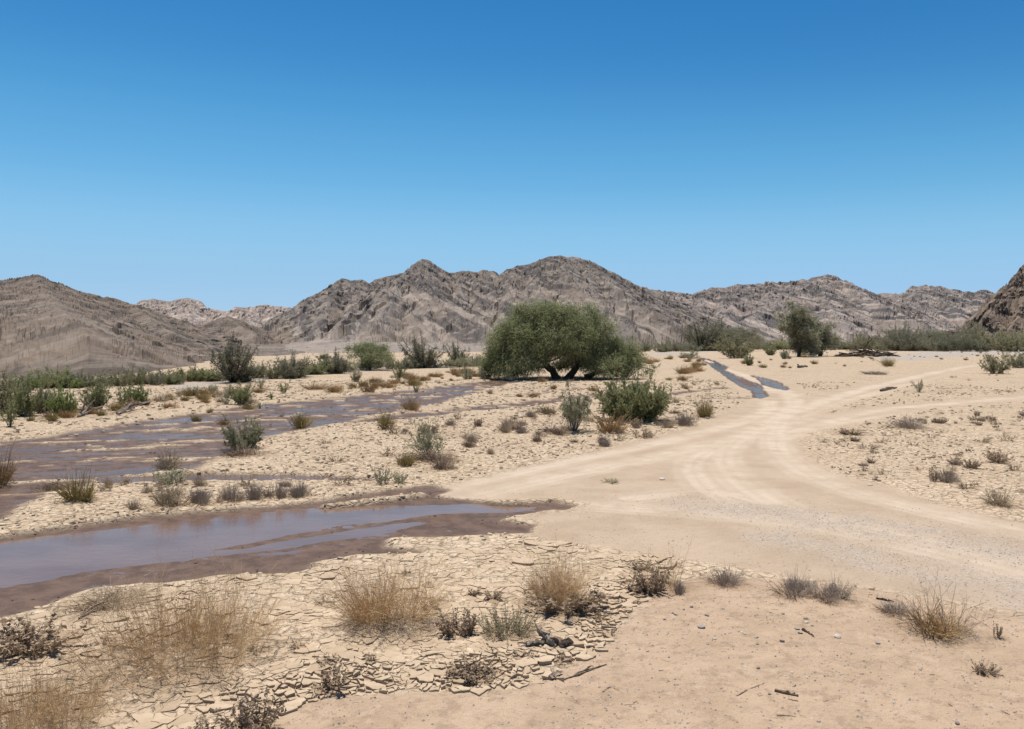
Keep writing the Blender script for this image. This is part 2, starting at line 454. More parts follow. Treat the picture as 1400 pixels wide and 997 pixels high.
def warp(P):
    r = np.hypot(P[:, 0], P[:, 1]); a = np.clip(.011 * r, .05, 1.2); s = 1 / np.clip(.05 * r, .5, 6)
    wx = fbm(P[:, 0] * .45, P[:, 1] * .45, 3); wy = fbm(P[:, 0] * .45 + 40, P[:, 1] * .45 - 7, 3)
    wx2 = fbm(P[:, 0] * 2.1, P[:, 1] * 2.1, 3); wy2 = fbm(P[:, 0] * 2.1 + 9, P[:, 1] * 2.1, 3)
    return P + np.stack([a * wx + .5 * a * wx2, a * wy + .5 * a * wy2], 1)

def floor_fields(P):
    """height and material masks of the valley floor"""
    n = len(P)
    r = np.hypot(P[:, 0], P[:, 1])
    Wp = warp(P)
    w = .12 + .005 * r
    near = r < 420
    def poly(pl, Q=Wp, soft=1.0):
        out = np.zeros(n)
        lo = pl.min(0) - 3; hi = pl.max(0) + 3
        k = (Q[:, 0] > lo[0]) & (Q[:, 0] < hi[0]) & (Q[:, 1] > lo[1]) & (Q[:, 1] < hi[1])
        if k.any(): out[k] = sstep(w[k] * soft, -w[k] * soft, sdf_poly(Q[k], pl))
        return out
    def stroke(pts, hw, soft=.6):
        ln = smooth_line(pts); out = np.zeros(n)
        lo = ln.min(0) - hw - 2; hi = ln.max(0) + hw + 2
        k = (P[:, 0] > lo[0]) & (P[:, 0] < hi[0]) & (P[:, 1] > lo[1]) & (P[:, 1] < hi[1])
        if k.any():
            q = P[k] + .3 * (Wp[k] - P[k])
            out[k] = sstep(hw * (1 + soft), hw * (1 - soft), dist_line(q, ln))
        return out
    road = poly(ROAD, P + .5 * (Wp - P), 1.6)
    for pts, hw in ROAD_STROKES: road = np.maximum(road, stroke(pts, hw, .5))
    track = np.zeros(n)
    rut = np.zeros(n)
    for pts, hw in TRACKS:
        ln = smooth_line(pts); lo = ln.min(0) - 2; hi = ln.max(0) + 2
        k = (P[:, 0] > lo[0]) & (P[:, 0] < hi[0]) & (P[:, 1] > lo[1]) & (P[:, 1] < hi[1])
        if not k.any(): continue
        dl = dist_line(P[k] + .12 * (Wp[k] - P[k]), ln); rk = r[k]
        fade = .35 + .65 * sstep(-.25, .2, fbm(P[k, 0] * .35, P[k, 1] * .35, 3))
        soft = sstep(hw * 1.5, hw * .3, dl)
        tyre = np.exp(-((dl - .16) / (.08 + .003 * rk)) ** 2) + .55 * np.exp(-((dl - .50) / (.05 + .003 * rk)) ** 2)
        track[k] = np.maximum(track[k], np.clip(.45 * soft + .75 * tyre * fade, 0, 1))
        rut[k] += (-.016 * np.exp(-((dl - .16) / .12) ** 2) + .009 * np.exp(-((dl - .34) / .09) ** 2)) * fade * sstep(34, 16, rk)
    grav = np.zeros(n)
    for pts, hw in GRAVEL: grav = np.maximum(grav, stroke(pts, hw, .8))
    sand = poly(SAND)
    pale = np.zeros(n)
    for pl in PALE: pale = np.maximum(pale, poly(pl, Wp, 1.5))
    plate = poly(PLATE_ZONE, Wp, .8)
    x, y = P[:, 0], P[:, 1]
    ca, sa = math.cos(.30), math.sin(.30)
    fx, fy = x * ca + y * sa, -x * sa + y * ca           # along / across the flow
    far = sstep(20, 60, r)
    base = .10 * fbm(x / 11, y / 11, 3) + .045 * fbm(x / 2.6, y / 2.6, 3) * (1 - .6 * far)
    base = base + .016 * fbm(x / .45, y / .45, 4) * (r < 60) + .014 * sand * ridged(x / 1.1, y / .8, 3)
    calm = np.maximum(road, .0)
    base = base * (1 - .75 * calm) - .02 * track * (1 - .5 * far) + rut - .02 * road + .006 * fbm(x / .12, y / .12, 2) * (r < 25) * (1 - road)
    base = base - .008 * plate
    depth = np.zeros(n); mask = np.zeros(n); mask78 = np.zeros(n)
    for i, (pl, d, soft) in enumerate(WETS):
        out = np.zeros(n)
        lo = pl.min(0) - 3; hi = pl.max(0) + 3
        k = (x > lo[0]) & (x < hi[0]) & (y > lo[1]) & (y < hi[1])
        if k.any(): out[k] = sstep(soft * .5, -soft, sdf_poly(Wp[k] if i not in (7, 8) else P[k] + .3 * (Wp[k] - P[k]), pl)) * d
        depth = depth + out if i < 2 else np.maximum(depth, out)
        mask = np.maximum(mask, out / d)
        if i in (7, 8): mask78 = np.maximum(mask78, out / d)
    bars = fbm(fx / 5.5, fy / .8, 4) * .085 + fbm(fx / 1.3, fy / .35, 4) * .05 + .010
    pool = (r < 20.5)
    bars = np.where((x > .18 * y) & (y > 40), bars * .75, bars)
    bars = np.where(pool, fbm(fx / 2.6, fy / .6, 4) * .022 + fbm(x / .22, y / .22, 3) * .006, bars)
    H = base * (1 - mask) - depth + mask * bars
    wetness = mask * sstep(-.028, -.055, H)
    wetness = np.maximum(wetness, .55 * sstep(.15, .8, mask) * (depth > .02) * pool)
    wetness = np.maximum(wetness, sstep(.03, .3, mask78))
    for bar, up in BARS:
        kb = np.flatnonzero((np.abs(x - bar[:, 0].mean()) < 16) & (np.abs(y - bar[:, 1].mean()) < 16))
        if len(kb): H[kb] = H[kb] + up * sstep(.12, -.12, sdf_poly(P[kb] + .5 * (Wp[kb] - P[kb]), bar)); wetness[kb] *= 1 - (up > .1) * sstep(.08, -.04, sdf_poly(P[kb] + .5 * (Wp[kb] - P[kb]), bar))
    # wet rim of the road puddle
    H = np.where(r > 300, H * 0, H)
    return H, dict(road=road * (1 - wetness), track=track, gravel=grav * road, sand=sand, pale=pale, plate=plate, wet=wetness)

def ground_z(x, y):
    return float(floor_fields(np.array([[x, y]]))[0][0])

rngp = np.random.RandomState(3)
PLANTS = []      # (x, y, radius) of everything rooted in the floor, for the litter under it

# ------------------------------------------------------------------ plants: prototypes about one metre tall
def straw_proto(seed, n=220, r0=.16, lean=.8, curve=.3, twigs=3, rad=.0035, mat='straw', base=True, nc=5, litter=60, hmin=.45, parts=('stems', 'twigs')):
    rng = np.random.RandomState(seed)
    out = []
    u = np.sqrt(rng.rand(n)); a = rng.rand(n) * 2 * np.pi
    ca = rng.rand(nc) * 6.28; cu = r0 * 1.1 * np.sqrt(rng.rand(nc)); ci = rng.choice(nc, n, p=(lambda w: w / w.sum())(.3 + rng.rand(nc)))
    cl = (.55 + .5 * rng.rand(nc)); tiltc = rng.randn(nc, 2) * .22
    root = np.stack([cu[ci] * np.cos(ca[ci]) + r0 * .55 * u * np.cos(a), cu[ci] * np.sin(ca[ci]) + r0 * .55 * u * np.sin(a), np.zeros(n)], 1)
    d = np.stack([np.cos(a) * u * lean * .8 + root[:, 0] / r0 * lean * .35 + tiltc[ci, 0] + rng.randn(n) * .26, np.sin(a) * u * lean * .8 + root[:, 1] / r0 * lean * .35 + tiltc[ci, 1] + rng.randn(n) * .26, np.ones(n)], 1)
    d /= np.linalg.norm(d, axis=1, keepdims=True)
    L = (hmin * .7 + (1 - hmin * .7) * rng.rand(n) ** 1.5) * 1.1 * cl[ci] * (1.15 / cl.max())
    k = 5; t = np.linspace(0, 1, k)[None, :, None]
    side = rng.randn(n, 1, 3) * .10; side[..., 2] *= .3
    drop = np.array([0, 0, -1.0]) * (curve * rng.rand(n)[:, None, None] * L[:, None, None])
    P = root[:, None, :] + d[:, None, :] * L[:, None, None] * t + side * t * t + drop * t ** 2 * (1 - d[:, None, 2:3] * .6)
    brk = rng.rand(n) < .28; kd = rng.randn(n, 3) * .5 + np.array([0, 0, -.45])
    kink = np.clip(t - .5, 0, 1) * kd[:, None, :] * L[:, None, None] * 1.1
    P = P + np.where(brk[:, None, None], kink, 0) + np.cumsum(rng.randn(n, k, 3) * .012, 1)
    P[..., 2] = np.maximum(P[..., 2], -.01 + .03 * t[..., 0])
    R = rad * (1.1 - .75 * t[..., 0]) * (.6 + .8 * rng.rand(n)[:, None])
    m = MB(); m.strands(P, R, 3, rng=rng); out.append((parts[0], m.mesh(parts[0], M[mat])))
    if twigs:
        m = MB()
        for j in range(twigs):
            s = .3 + .6 * rng.rand(n)
            i0 = np.minimum((s * (k - 1)).astype(int), k - 2); fr = s * (k - 1) - i0
            b = P[np.arange(n), i0] * (1 - fr[:, None]) + P[np.arange(n), i0 + 1] * fr[:, None]
            dd = d + rng.randn(n, 3) * .55; dd /= np.linalg.norm(dd, axis=1, keepdims=True)
            l = (.10 + .20 * rng.rand(n)) * (1.2 - s * .5)
            tt = np.linspace(0, 1, 3)[None, :, None]
            Q = b[:, None, :] + dd[:, None, :] * l[:, None, None] * tt + rng.randn(n, 1, 3) * .02 * tt * tt
            m.strands(Q, np.repeat(rad * .55 * (1.1 - .6 * tt[..., 0]), n, 0), 3, rng=rng)
        out.append((parts[1], m.mesh(parts[1], M[mat])))
    if litter:
        m = MB(); q = litter
        a = rng.rand(q) * 2 * np.pi; rr = (r0 * .4 + r0 * 1.6 * rng.rand(q))
        b = np.stack([rr * np.cos(a), rr * np.sin(a), .012 + .05 * rng.rand(q)], 1)
        dd = rng.randn(q, 3); dd[:, 2] *= .25; dd /= np.linalg.norm(dd, axis=1, keepdims=True)
        l = .08 + .22 * rng.rand(q); tt = np.linspace(-.5, .5, 3)[None, :, None]
        Q = b[:, None, :] + dd[:, None, :] * l[:, None, None] * tt + rng.randn(q, 1, 3) * .03 * (tt * tt)
        m.strands(Q, np.full((q, 3), rad), 3, rng=rng)
        out.append(('fallen_stems', m.mesh('fallen_stems', M['straw_pale'])))
    return out

def weed_proto(seed, n=26, r0=.18, leaves=14, leaf=(.10, .05), rad=.008, stem='twig_brown', foliage='dead_leaf', lean=.9, up=.25):
    """stiff branching stems with crumpled leaves along them"""
    rng = np.random.RandomState(seed); out = []
    u = np.sqrt(rng.rand(n)); a = rng.rand(n) * 2 * np.pi
    root = np.stack([r0 * u * np.cos(a), r0 * u * np.sin(a), np.zeros(n)], 1)
    d = np.stack([np.cos(a) * u * lean + rng.randn(n) * .3, np.sin(a) * u * lean + rng.randn(n) * .3, np.ones(n) * (.6 + up)], 1)
    d /= np.linalg.norm(d, axis=1, keepdims=True)
    L = .5 + .55 * rng.rand(n); k = 6; t = np.linspace(0, 1, k)[None, :, None]
    P = root[:, None, :] + d[:, None, :] * L[:, None, None] * t + np.array([0, 0, .25]) * t * t * L[:, None, None] + np.cumsum(rng.randn(n, k, 3) * .02, 1)
    P[..., 2] = np.maximum(P[..., 2], 0)
    m = MB(); m.strands(P, rad * (1.1 - .7 * t[..., 0]) * np.ones((n, 1)), 4, rng=rng)
    # side shoots
    for j in range(2):
        i0 = rng.randint(1, k - 1, n); b = P[np.arange(n), i0]
        dd = d + rng.randn(n, 3) * .6; dd /= np.linalg.norm(dd, axis=1, keepdims=True)
        tt = np.linspace(0, 1, 3)[None, :, None]
        Q = b[:, None, :] + dd[:, None, :] * (.15 + .2 * rng.rand(n))[:, None, None] * tt
        m.strands(Q, np.repeat(rad * .5 * (1.1 - .6 * tt[..., 0]), n, 0), 3, rng=rng)
    out.append(('stems', m.mesh('stems', M[stem])))
    q = n * leaves; i = np.repeat(np.arange(n), leaves); s = (.15 + .85 * rng.rand(q)) * (k - 1)
    i0 = np.minimum(s.astype(int), k - 2); fr = (s - i0)[:, None]
    C = P[i, i0] * (1 - fr) + P[i, i0 + 1] * fr + rng.randn(q, 3) * leaf[0] * .35
    C[:, 2] = np.maximum(C[:, 2], .01)
    m = MB(); m.leaves(C, rng.randn(q, 3) + np.array([0, 0, .3]), leaf[0] * (.6 + .8 * rng.rand(q)), leaf[1] * (.6 + .8 * rng.rand(q)), rng, bend=.5)
    out.append(('leaves', m.mesh('leaves', M[foliage])))
    return out

def ell_points(rng, ells, n, shell=.55):
    """points in a union of ellipsoids, denser near the surface"""
    vol = np.array([e[3] * e[4] * e[5] for e in ells]) ** .8
    idx = rng.choice(len(ells), n, p=vol / vol.sum())
    E = np.array(ells)[idx]
    v = rng.randn(n, 3); v /= np.linalg.norm(v, axis=1, keepdims=True)
    rr = np.where(rng.rand(n) < shell, .75 + .25 * rng.rand(n), rng.rand(n) ** .45 * .95)
    return E[:, :3] + v * rr[:, None] * E[:, 3:6], v

def curve_paths(a, b, k, rng, lift=.15, wob=.06):
    n = len(a); t = np.linspace(0, 1, k)[None, :, None]
    l = np.linalg.norm(b - a, axis=1)[:, None, None]
    P = a[:, None, :] * (1 - t) + b[:, None, :] * t
    P = P + np.array([0, 0, 1.0]) * lift * l * (t * (1 - t) * 2) + rng.randn(n, 1, 3) * wob * l * np.sin(t * np.pi) + rng.randn(n, k, 3) * wob * .25 * l * (t > 0) * (t < 1)
    return P

def woody_proto(seed, trunks, ells, tips=300, limbs=14, per=22, sigma=.08, leaf=(.09, .02), droop=.2, upright=.3, bark='bark', foliage='leaf_green',
                trad=.03, lrad=.012, twrad=.004, minz=.02, names=('trunk', 'branches', 'crown'), shell=.55, outl=.6, gapfreq=0, bend=.25, gap=-.22):
    rng = np.random.RandomState(seed)
    out = []
    m = MB(); nodes = []; nr = []
    for tr, ra in trunks:
        tr = np.array(tr, float)
        # resample the trunk with a little irregularity
        s = np.linspace(0, len(tr) - 1, 9); i = np.minimum(s.astype(int), len(tr) - 2); f = (s - i)[:, None]
        p = tr[i] * (1 - f) + tr[i + 1] * f
        
        for _ in range(3): p[1:-1] = .5 * p[1:-1] + .25 * (p[:-2] + p[2:])
        p[1:-1] += rng.randn(7, 3) * ra * .12
        R = ra * np.linspace(1.15, .55, 9); R[0] *= 1.25
        m.strands(p[None], R[None], 8, tone=.5, rng=rng)
        nodes.append(p[3:]); nr.append(R[3:])
    out.append((names[0], m.mesh(names[0], M[bark], True)))
    nodes = np.concatenate(nodes)
    T, v = ell_points(rng, ells, tips, shell)
    if gapfreq:
        g = fbm(T[:, 0] * gapfreq + T[:, 1] * .7 * gapfreq, T[:, 2] * gapfreq, 2)
        kx = g > gap; T, v = T[kx], v[kx]
    kx = T[:, 2] > minz; T, v = T[kx], v[kx]; n = len(T)
    # limbs to well separated tips
    pick = [rng.randint(n)]; dd = np.linalg.norm(T - T[pick[0]], axis=1)
    for _ in range(limbs - 1):
        j = int(np.argmax(dd)); pick.append(j); dd = np.minimum(dd, np.linalg.norm(T - T[j], axis=1))
    ends = T[pick] * .9 + nodes[rng.randint(len(nodes), size=limbs)] * .1
    dm = np.linalg.norm(ends[:, None] - nodes[None], axis=2) * (1 + .25 * rng.rand(limbs, len(nodes))) + .6 * np.maximum(0, nodes[None, :, 2] - ends[:, None, 2])
    st = nodes[np.argmin(dm, 1)]
    LP = curve_paths(st, ends, 7, rng, .18, .06)
    m = MB(); m.strands(LP, lrad * np.linspace(1.2, .35, 7)[None] * np.ones((limbs, 1)), 5, rng=rng)
    LN = LP[:, 2:].reshape(-1, 3)
    dm = np.linalg.norm(T[:, None] - LN[None], axis=2) + .5 * np.maximum(0, LN[None, :, 2] - T[:, None, 2])
    sp = LN[np.argmin(dm, 1)]
    TP = curve_paths(sp, T, 4, rng, .1, .06)
    m.strands(TP, twrad * np.linspace(1.3, .5, 4)[None] * np.ones((n, 1)), 3, rng=rng)
    out.append((names[1], m.mesh(names[1], M[bark])))
    q = n * per; i = np.repeat(np.arange(n), per)
    C = T[i] + rng.randn(q, 3) * sigma
    # some foliage runs back along the twig
    f = rng.rand(q, 1) ** 2 * .6
    C = C * (1 - f) + (sp[i] + rng.randn(q, 3) * sigma * .6) * f
    C[:, 2] = np.maximum(C[:, 2], minz * .5)
    D = v[i] * outl + rng.randn(q, 3) * .55 + np.array([0, 0, upright - droop])
    ex = np.ptp(T[:, 0]) + 1e-6
    tone = np.clip(.5 + .9 * fbm(T[:, 0] * 9 / ex + seed, T[:, 2] * 9 / ex + T[:, 1] * 5 / ex, 2)[i] + .18 * rng.randn(n)[i] + .2 * rng.randn(q), 0, 1)
    m = MB(); m.leaves(C, D, leaf[0] * (.6 + .8 * rng.rand(q)), leaf[1] * (.6 + .8 * rng.rand(q)), rng, tone, bend)
    out.append((names[2], m.mesh(names[2], M[foliage])))
    return out

def sprig_proto(seed, n=60, r0=.12, fan=.75, shoots=7, per=15, leaf=(.055, .013), up=.35, bark='bark', foliage='leaf_green', rad=.010, lmin=.45, lo=.22, droop=0.0, lumps=0.35, names=('stems', 'crown'), jit=.26, puff=.95):
    """a shrub of many stems fanning from the root, side shoots set with small leaves; sprays of unequal length give a ragged outline"""
    rng = np.random.RandomState(seed); out = []
    a = rng.rand(n) * 2 * np.pi; u = np.sqrt(rng.rand(n))
    root = np.stack([r0 * u * np.cos(a), r0 * u * np.sin(a), np.full(n, -.02)], 1)
    d = np.stack([np.cos(a) * u * fan, np.sin(a) * u * fan, np.ones(n) * .9], 1) + rng.randn(n, 3) * jit
    d /= np.linalg.norm(d, axis=1, keepdims=True)
    L = (lmin + (1.05 - lmin) * rng.rand(n)) * (1 + lumps * fbm(np.cos(a) * 1.4 + seed, np.sin(a) * 1.4 + u, 2)) * (1.0 - .22 * u * (fan > .7))
    k = 6; t = np.linspace(0, 1, k)[None, :, None]
    P = root[:, None] + d[:, None] * L[:, None, None] * t + np.array([0, 0, up]) * (t * t) * (L * (1 - d[:, 2] * .7))[:, None, None] + np.cumsum(rng.randn(n, k, 3) * .014, 1)
    P[..., 2] -= droop * (t[..., 0] ** 3) * L[:, None] * .5
    P[..., 2] = np.maximum(P[..., 2], .0 + .02 * t[..., 0])
    m = MB(); m.strands(P, rad * (1.15 - .85 * t[..., 0]) * (.6 + .8 * rng.rand(n, 1)), 4, rng=rng)
    q = n * shoots; i = np.repeat(np.arange(n), shoots); s0 = lo + (1 - lo) * rng.rand(q) ** .8
    sp = s0 * (k - 1); i0 = np.minimum(sp.astype(int), k - 2); fr = (sp - i0)[:, None]
    B = P[i, i0] * (1 - fr) + P[i, i0 + 1] * fr
    D = d[i] * .45 + rng.randn(q, 3) * puff * np.array([1, 1, .8]) + np.array([0, 0, up - droop]); D /= np.linalg.norm(D, axis=1, keepdims=True)
    l = (.09 + .17 * rng.rand(q)) * (1.2 - .5 * s0)
    tt = np.linspace(0, 1, 3)[None, :, None]
    S = B[:, None] + D[:, None] * l[:, None, None] * tt + np.array([0, 0, -droop * .5]) * tt * tt * l[:, None, None]
    S[..., 2] = np.maximum(S[..., 2], .015)
    m.strands(S, rad * .28 * (1.2 - .7 * tt[..., 0]) * np.ones((q, 1)), 3, rng=rng)
    out.append((names[0], m.mesh(names[0], M[bark])))
    w = q * per; j = np.repeat(np.arange(q), per); f = rng.rand(w, 1) * 1.05
    C = B[j] * (1 - f) + S[j, 2] * f + rng.randn(w, 3) * leaf[0] * .28
    C[:, 2] = np.maximum(C[:, 2], .01)
    tone = np.clip(.5 + .25 * rng.randn(q)[j] + .2 * rng.randn(w), 0, 1)
    m = MB(); m.leaves(C, D[j] * .7 + rng.randn(w, 3) * .6, leaf[0] * (.6 + .8 * rng.rand(w)), leaf[1] * (.6 + .8 * rng.rand(w)), rng, tone)
    out.append((names[1], m.mesh(names[1], M[foliage])))
    return out

def E(x, y, z, a, b, c): return (x, y, z, a, b, c)

PROTO = {}
def protos():
    # straw tufts
    for i in range(3): PROTO['straw%d' % i] = straw_proto(10 + i, 330, .42, .85, .3, 8, .0025, nc=7, litter=300)
    for i in range(2): PROTO['wide%d' % i] = straw_proto(20 + i, 440, 1.0, .8, .35, 10, .0026, 'straw', nc=16, litter=420, hmin=.25)
    for i in range(2): PROTO['tallstraw%d' % i] = straw_proto(24 + i, 46, .24, .45, .12, 3, .003, 'straw', litter=20, hmin=.6)
    for i in range(2): PROTO['palepile%d' % i] = straw_proto(30 + i, 170, .6, 2.6, .6, 4, .006, 'straw_pale', litter=90, hmin=.3)
    for i in range(3): PROTO['orange%d' % i] = straw_proto(40 + i, 190, .42, 1.1, .45, 3, .010, 'straw_orange', litter=30)
    for i in range(3): PROTO['yellow%d' % i] = straw_proto(50 + i, 190, .32, 1.1, .35, 3, .011, 'straw_yellow', litter=20)
    for i in range(3): PROTO['pale%d' % i] = straw_proto(60 + i, 150, .36, 1.1, .4, 3, .009, 'straw_pale', litter=30)
    for i in range(3): PROTO['mound%d' % i] = straw_proto(70 + i, 260, .75, 1.5, .4, 5, .009, 'twig_grey', litter=60, hmin=.35)
    for i in range(2): PROTO['brownmound%d' % i] = straw_proto(76 + i, 200, .75, 1.5, .4, 4, .012, 'twig_brown', litter=60, hmin=.35)
    for i in range(2): PROTO['twigbush%d' % i] = straw_proto(80 + i, 46, .45, 1.4, .2, 7, .0045, 'twig_brown', litter=160, hmin=.35)
    # weeds with dead leaves
    for i in range(3): PROTO['deadleaf%d' % i] = weed_proto(90 + i, 34, .45, 26, (.15, .085), .013)
    for i in range(2): PROTO['deadspike%d' % i] = weed_proto(96 + i, 11, .28, 34, (.13, .07), .014, lean=.5, up=.6)
    for i in range(2): PROTO['olive%d' % i] = weed_proto(100 + i, 90, .75, 22, (.09, .03), .008, 'twig_brown', 'leaf_olive', 1.0, .3)
    for i in range(2): PROTO['green%d' % i] = weed_proto(104 + i, 26, .5, 18, (.17, .07), .012, 'twig_grey', 'leaf_grey', .9, .3)
    for i in range(4): PROTO['speck%d' % i] = weed_proto(110 + i, 9, .35, 7, (.22, .09), .022, 'twig_brown', 'dead_leaf', .9, .3)
    # leafy shrubs
    for i in range(3):
        PROTO['bush%d' % i] = sprig_proto(210 + i, 46, .2, .95, 12, 12, (.07, .024), .12, 'bark', 'leaf_green', rad=.008, lumps=.7)
        PROTO['greybush%d' % i] = sprig_proto(220 + i, 30, .16, .95, 11, 11, (.07, .02), .12, 'bark_grey', 'leaf_grey', rad=.008, lumps=.7)
        PROTO['dimbush%d' % i] = sprig_proto(230 + i, 46, .3, 1.1, 11, 11, (.075, .016), .1, 'bark_grey', 'leaf_dim', rad=.008, lumps=.7)
        PROTO['olivebush%d' % i] = sprig_proto(240 + i, 38, .2, 1.0, 12, 11, (.07, .021), .12, 'bark', 'leaf_olive', rad=.008, lumps=.7)
        PROTO['brightbush%d' % i] = sprig_proto(250 + i, 42, .2, .95, 12, 12, (.07, .023), .12, 'bark', 'leaf_bright', rad=.008, lumps=.7)
        PROTO['greytwig%d' % i] = sprig_proto(296 + i, 70, .10, 1.1, 20, 13, (.055, .009), .08, 'bark_grey', 'leaf_dim', rad=.010, lo=.15, names=('limbs', 'crown'), lumps=.35, jit=.4, lmin=.68)
    PROTO['bigbush'] = sprig_proto(208, 90, .34, 1.2, 24, 30, (.036, .012), .12, 'bark', 'leaf_green', rad=.008, lumps=1.0, lo=.15, puff=.8)
    PROTO['finebush0'] = sprig_proto(310, 50, .25, 1.05, 18, 26, (.042, .014), .15, 'bark_grey', 'leaf_grey', rad=.008, lumps=.9, lo=.12, puff=.85)
    PROTO['finebush1'] = sprig_proto(311, 26, .15, .85, 12, 17, (.045, .012), .15, 'bark_grey', 'leaf_grey', rad=.007, lumps=.8, lo=.3)
    PROTO['finesapling'] = sprig_proto(320, 22, .06, .62, 22, 24, (.045, .008), .15, 'bark_grey', 'leaf_grey', rad=.011, lo=.42, droop=.65, lmin=.6, lumps=.7)
    for i in range(2): PROTO['hazytree%d' % i] = sprig_proto(340 + i, 44, .06, 1.05, 24, 10, (.045, .011), .10, 'bark', 'leaf_dim', rad=.012, lo=.2, jit=.42, lumps=.6, names=('limbs', 'crown'), lmin=.62)
    # slender saplings
    for i in range(2):
        PROTO['sapling%d' % i] = sprig_proto(264 + i, 14, .07, .6, 14, 12, (.06, .014), .15, 'bark_grey', 'leaf_grey', rad=.009, lo=.3, droop=.3, lumps=.7)
        PROTO['darksapling%d' % i] = sprig_proto(268 + i, 14, .08, .4, 14, 12, (.065, .022), .15, 'bark', 'leaf_green', rad=.009, lo=.2, lumps=.7)
    # tall ragged trees
    for i in range(2):
        rng = np.random.RandomState(330 + i)
        el = [E(rng.uniform(-.34, .34) * (1.1 - zz * .5), rng.uniform(-.3, .3), zz, rng.uniform(.12, .24), rng.uniform(.14, .22), rng.uniform(.09, .16)) for zz in np.linspace(.12, .88, 17)]
        tr = [([(0, 0, -.04), (rng.uniform(-.08, .08), 0, .3), (rng.uniform(-.2, .2), rng.uniform(-.1, .1), .65)], .03) for _ in range(3)]
        PROTO['ragged%d' % i] = woody_proto(334 + i, tr, el, 520, 24, 24, .05, (.07, .012), .3, .25, 'bark', 'leaf_dim', lrad=.010, twrad=.003, minz=.05, gapfreq=3.0)
    # umbrella trees seen against the hills
    for i in range(3):
        rng = np.random.RandomState(280 + i)
        el = [E(rng.uniform(-.5, .5), rng.uniform(-.45, .45), rng.uniform(.28, .78), rng.uniform(.18, .32), rng.uniform(.22, .34), rng.uniform(.10, .2)) for _ in range(14)]
        tr = [([(0, 0, -.04), (rng.uniform(-.12, .12), 0, .25), (rng.uniform(-.35, .35), rng.uniform(-.2, .2), .5)], .03) for _ in range(3)]
        PROTO['dimtree%d' % i] = woody_proto(284 + i, tr, el, 420, 22, 20, .075, (.075, .009), .3, .3, 'bark', 'leaf_dim', lrad=.012, twrad=.0035, minz=.12)
        PROTO['tree%d' % i] = woody_proto(290 + i, tr, el + [E(0, 0, .3, .35, .35, .2)], 420, 22, 24, .07, (.075, .012), .25, .3, 'bark', 'leaf_acacia', lrad=.012, twrad=.0035, minz=.06)
protos()

def depth_of(py):
    return G(700, py)[1]

CNT = {}
def place(kind, name, px, py, hpx, wpx, label, cat, group=None, rot=None, base=None):
    """one plant: its own Empty, its parts share mesh data with others of its kind; size from its real height and width"""
    x, y = G(px, py) if base is None else base
    z = ground_z(x, y)
    mpp = y / F
    ent = PROTO[kind]
    if not hasattr(place, 'ext'): place.ext = {}
    if kind not in place.ext:
        lo = np.full(3, 1e9); hi = -lo
        for nm, me in ent:
            if nm == 'fallen_stems': continue
            co = np.empty(len(me.vertices) * 3, np.float32); me.vertices.foreach_get('co', co); co = co.reshape(-1, 3)
            lo = np.minimum(lo, np.percentile(co, 1, 0)); hi = np.maximum(hi, np.percentile(co, 99, 0))
        place.ext[kind] = (hi[2], .5 * (hi[0] - lo[0] + hi[1] - lo[1]))
    hz, wd = place.ext[kind]
    sz, sx = hpx * mpp / hz, wpx * mpp / wd
    o = bpy.data.objects.new(name, None)
    COL.objects.link(o)
    o.location = (x, y, z); o.scale = (sx, sx, sz)
    o.rotation_euler = (0, 0, rngp.rand() * 6.28 if rot is None else rot)
    o.empty_display_size = .2
    o['label'] = label; o['category'] = cat
    if group: o['group'] = group
    for nm, me in ent:
        c = bpy.data.objects.new(nm, me); COL.objects.link(c); c.parent = o
        if nm not in ('trunk', 'limbs', 'branches'): c['kind'] = 'stuff'
    PLANTS.append((x, y, .5 * wpx * mpp))
    return o

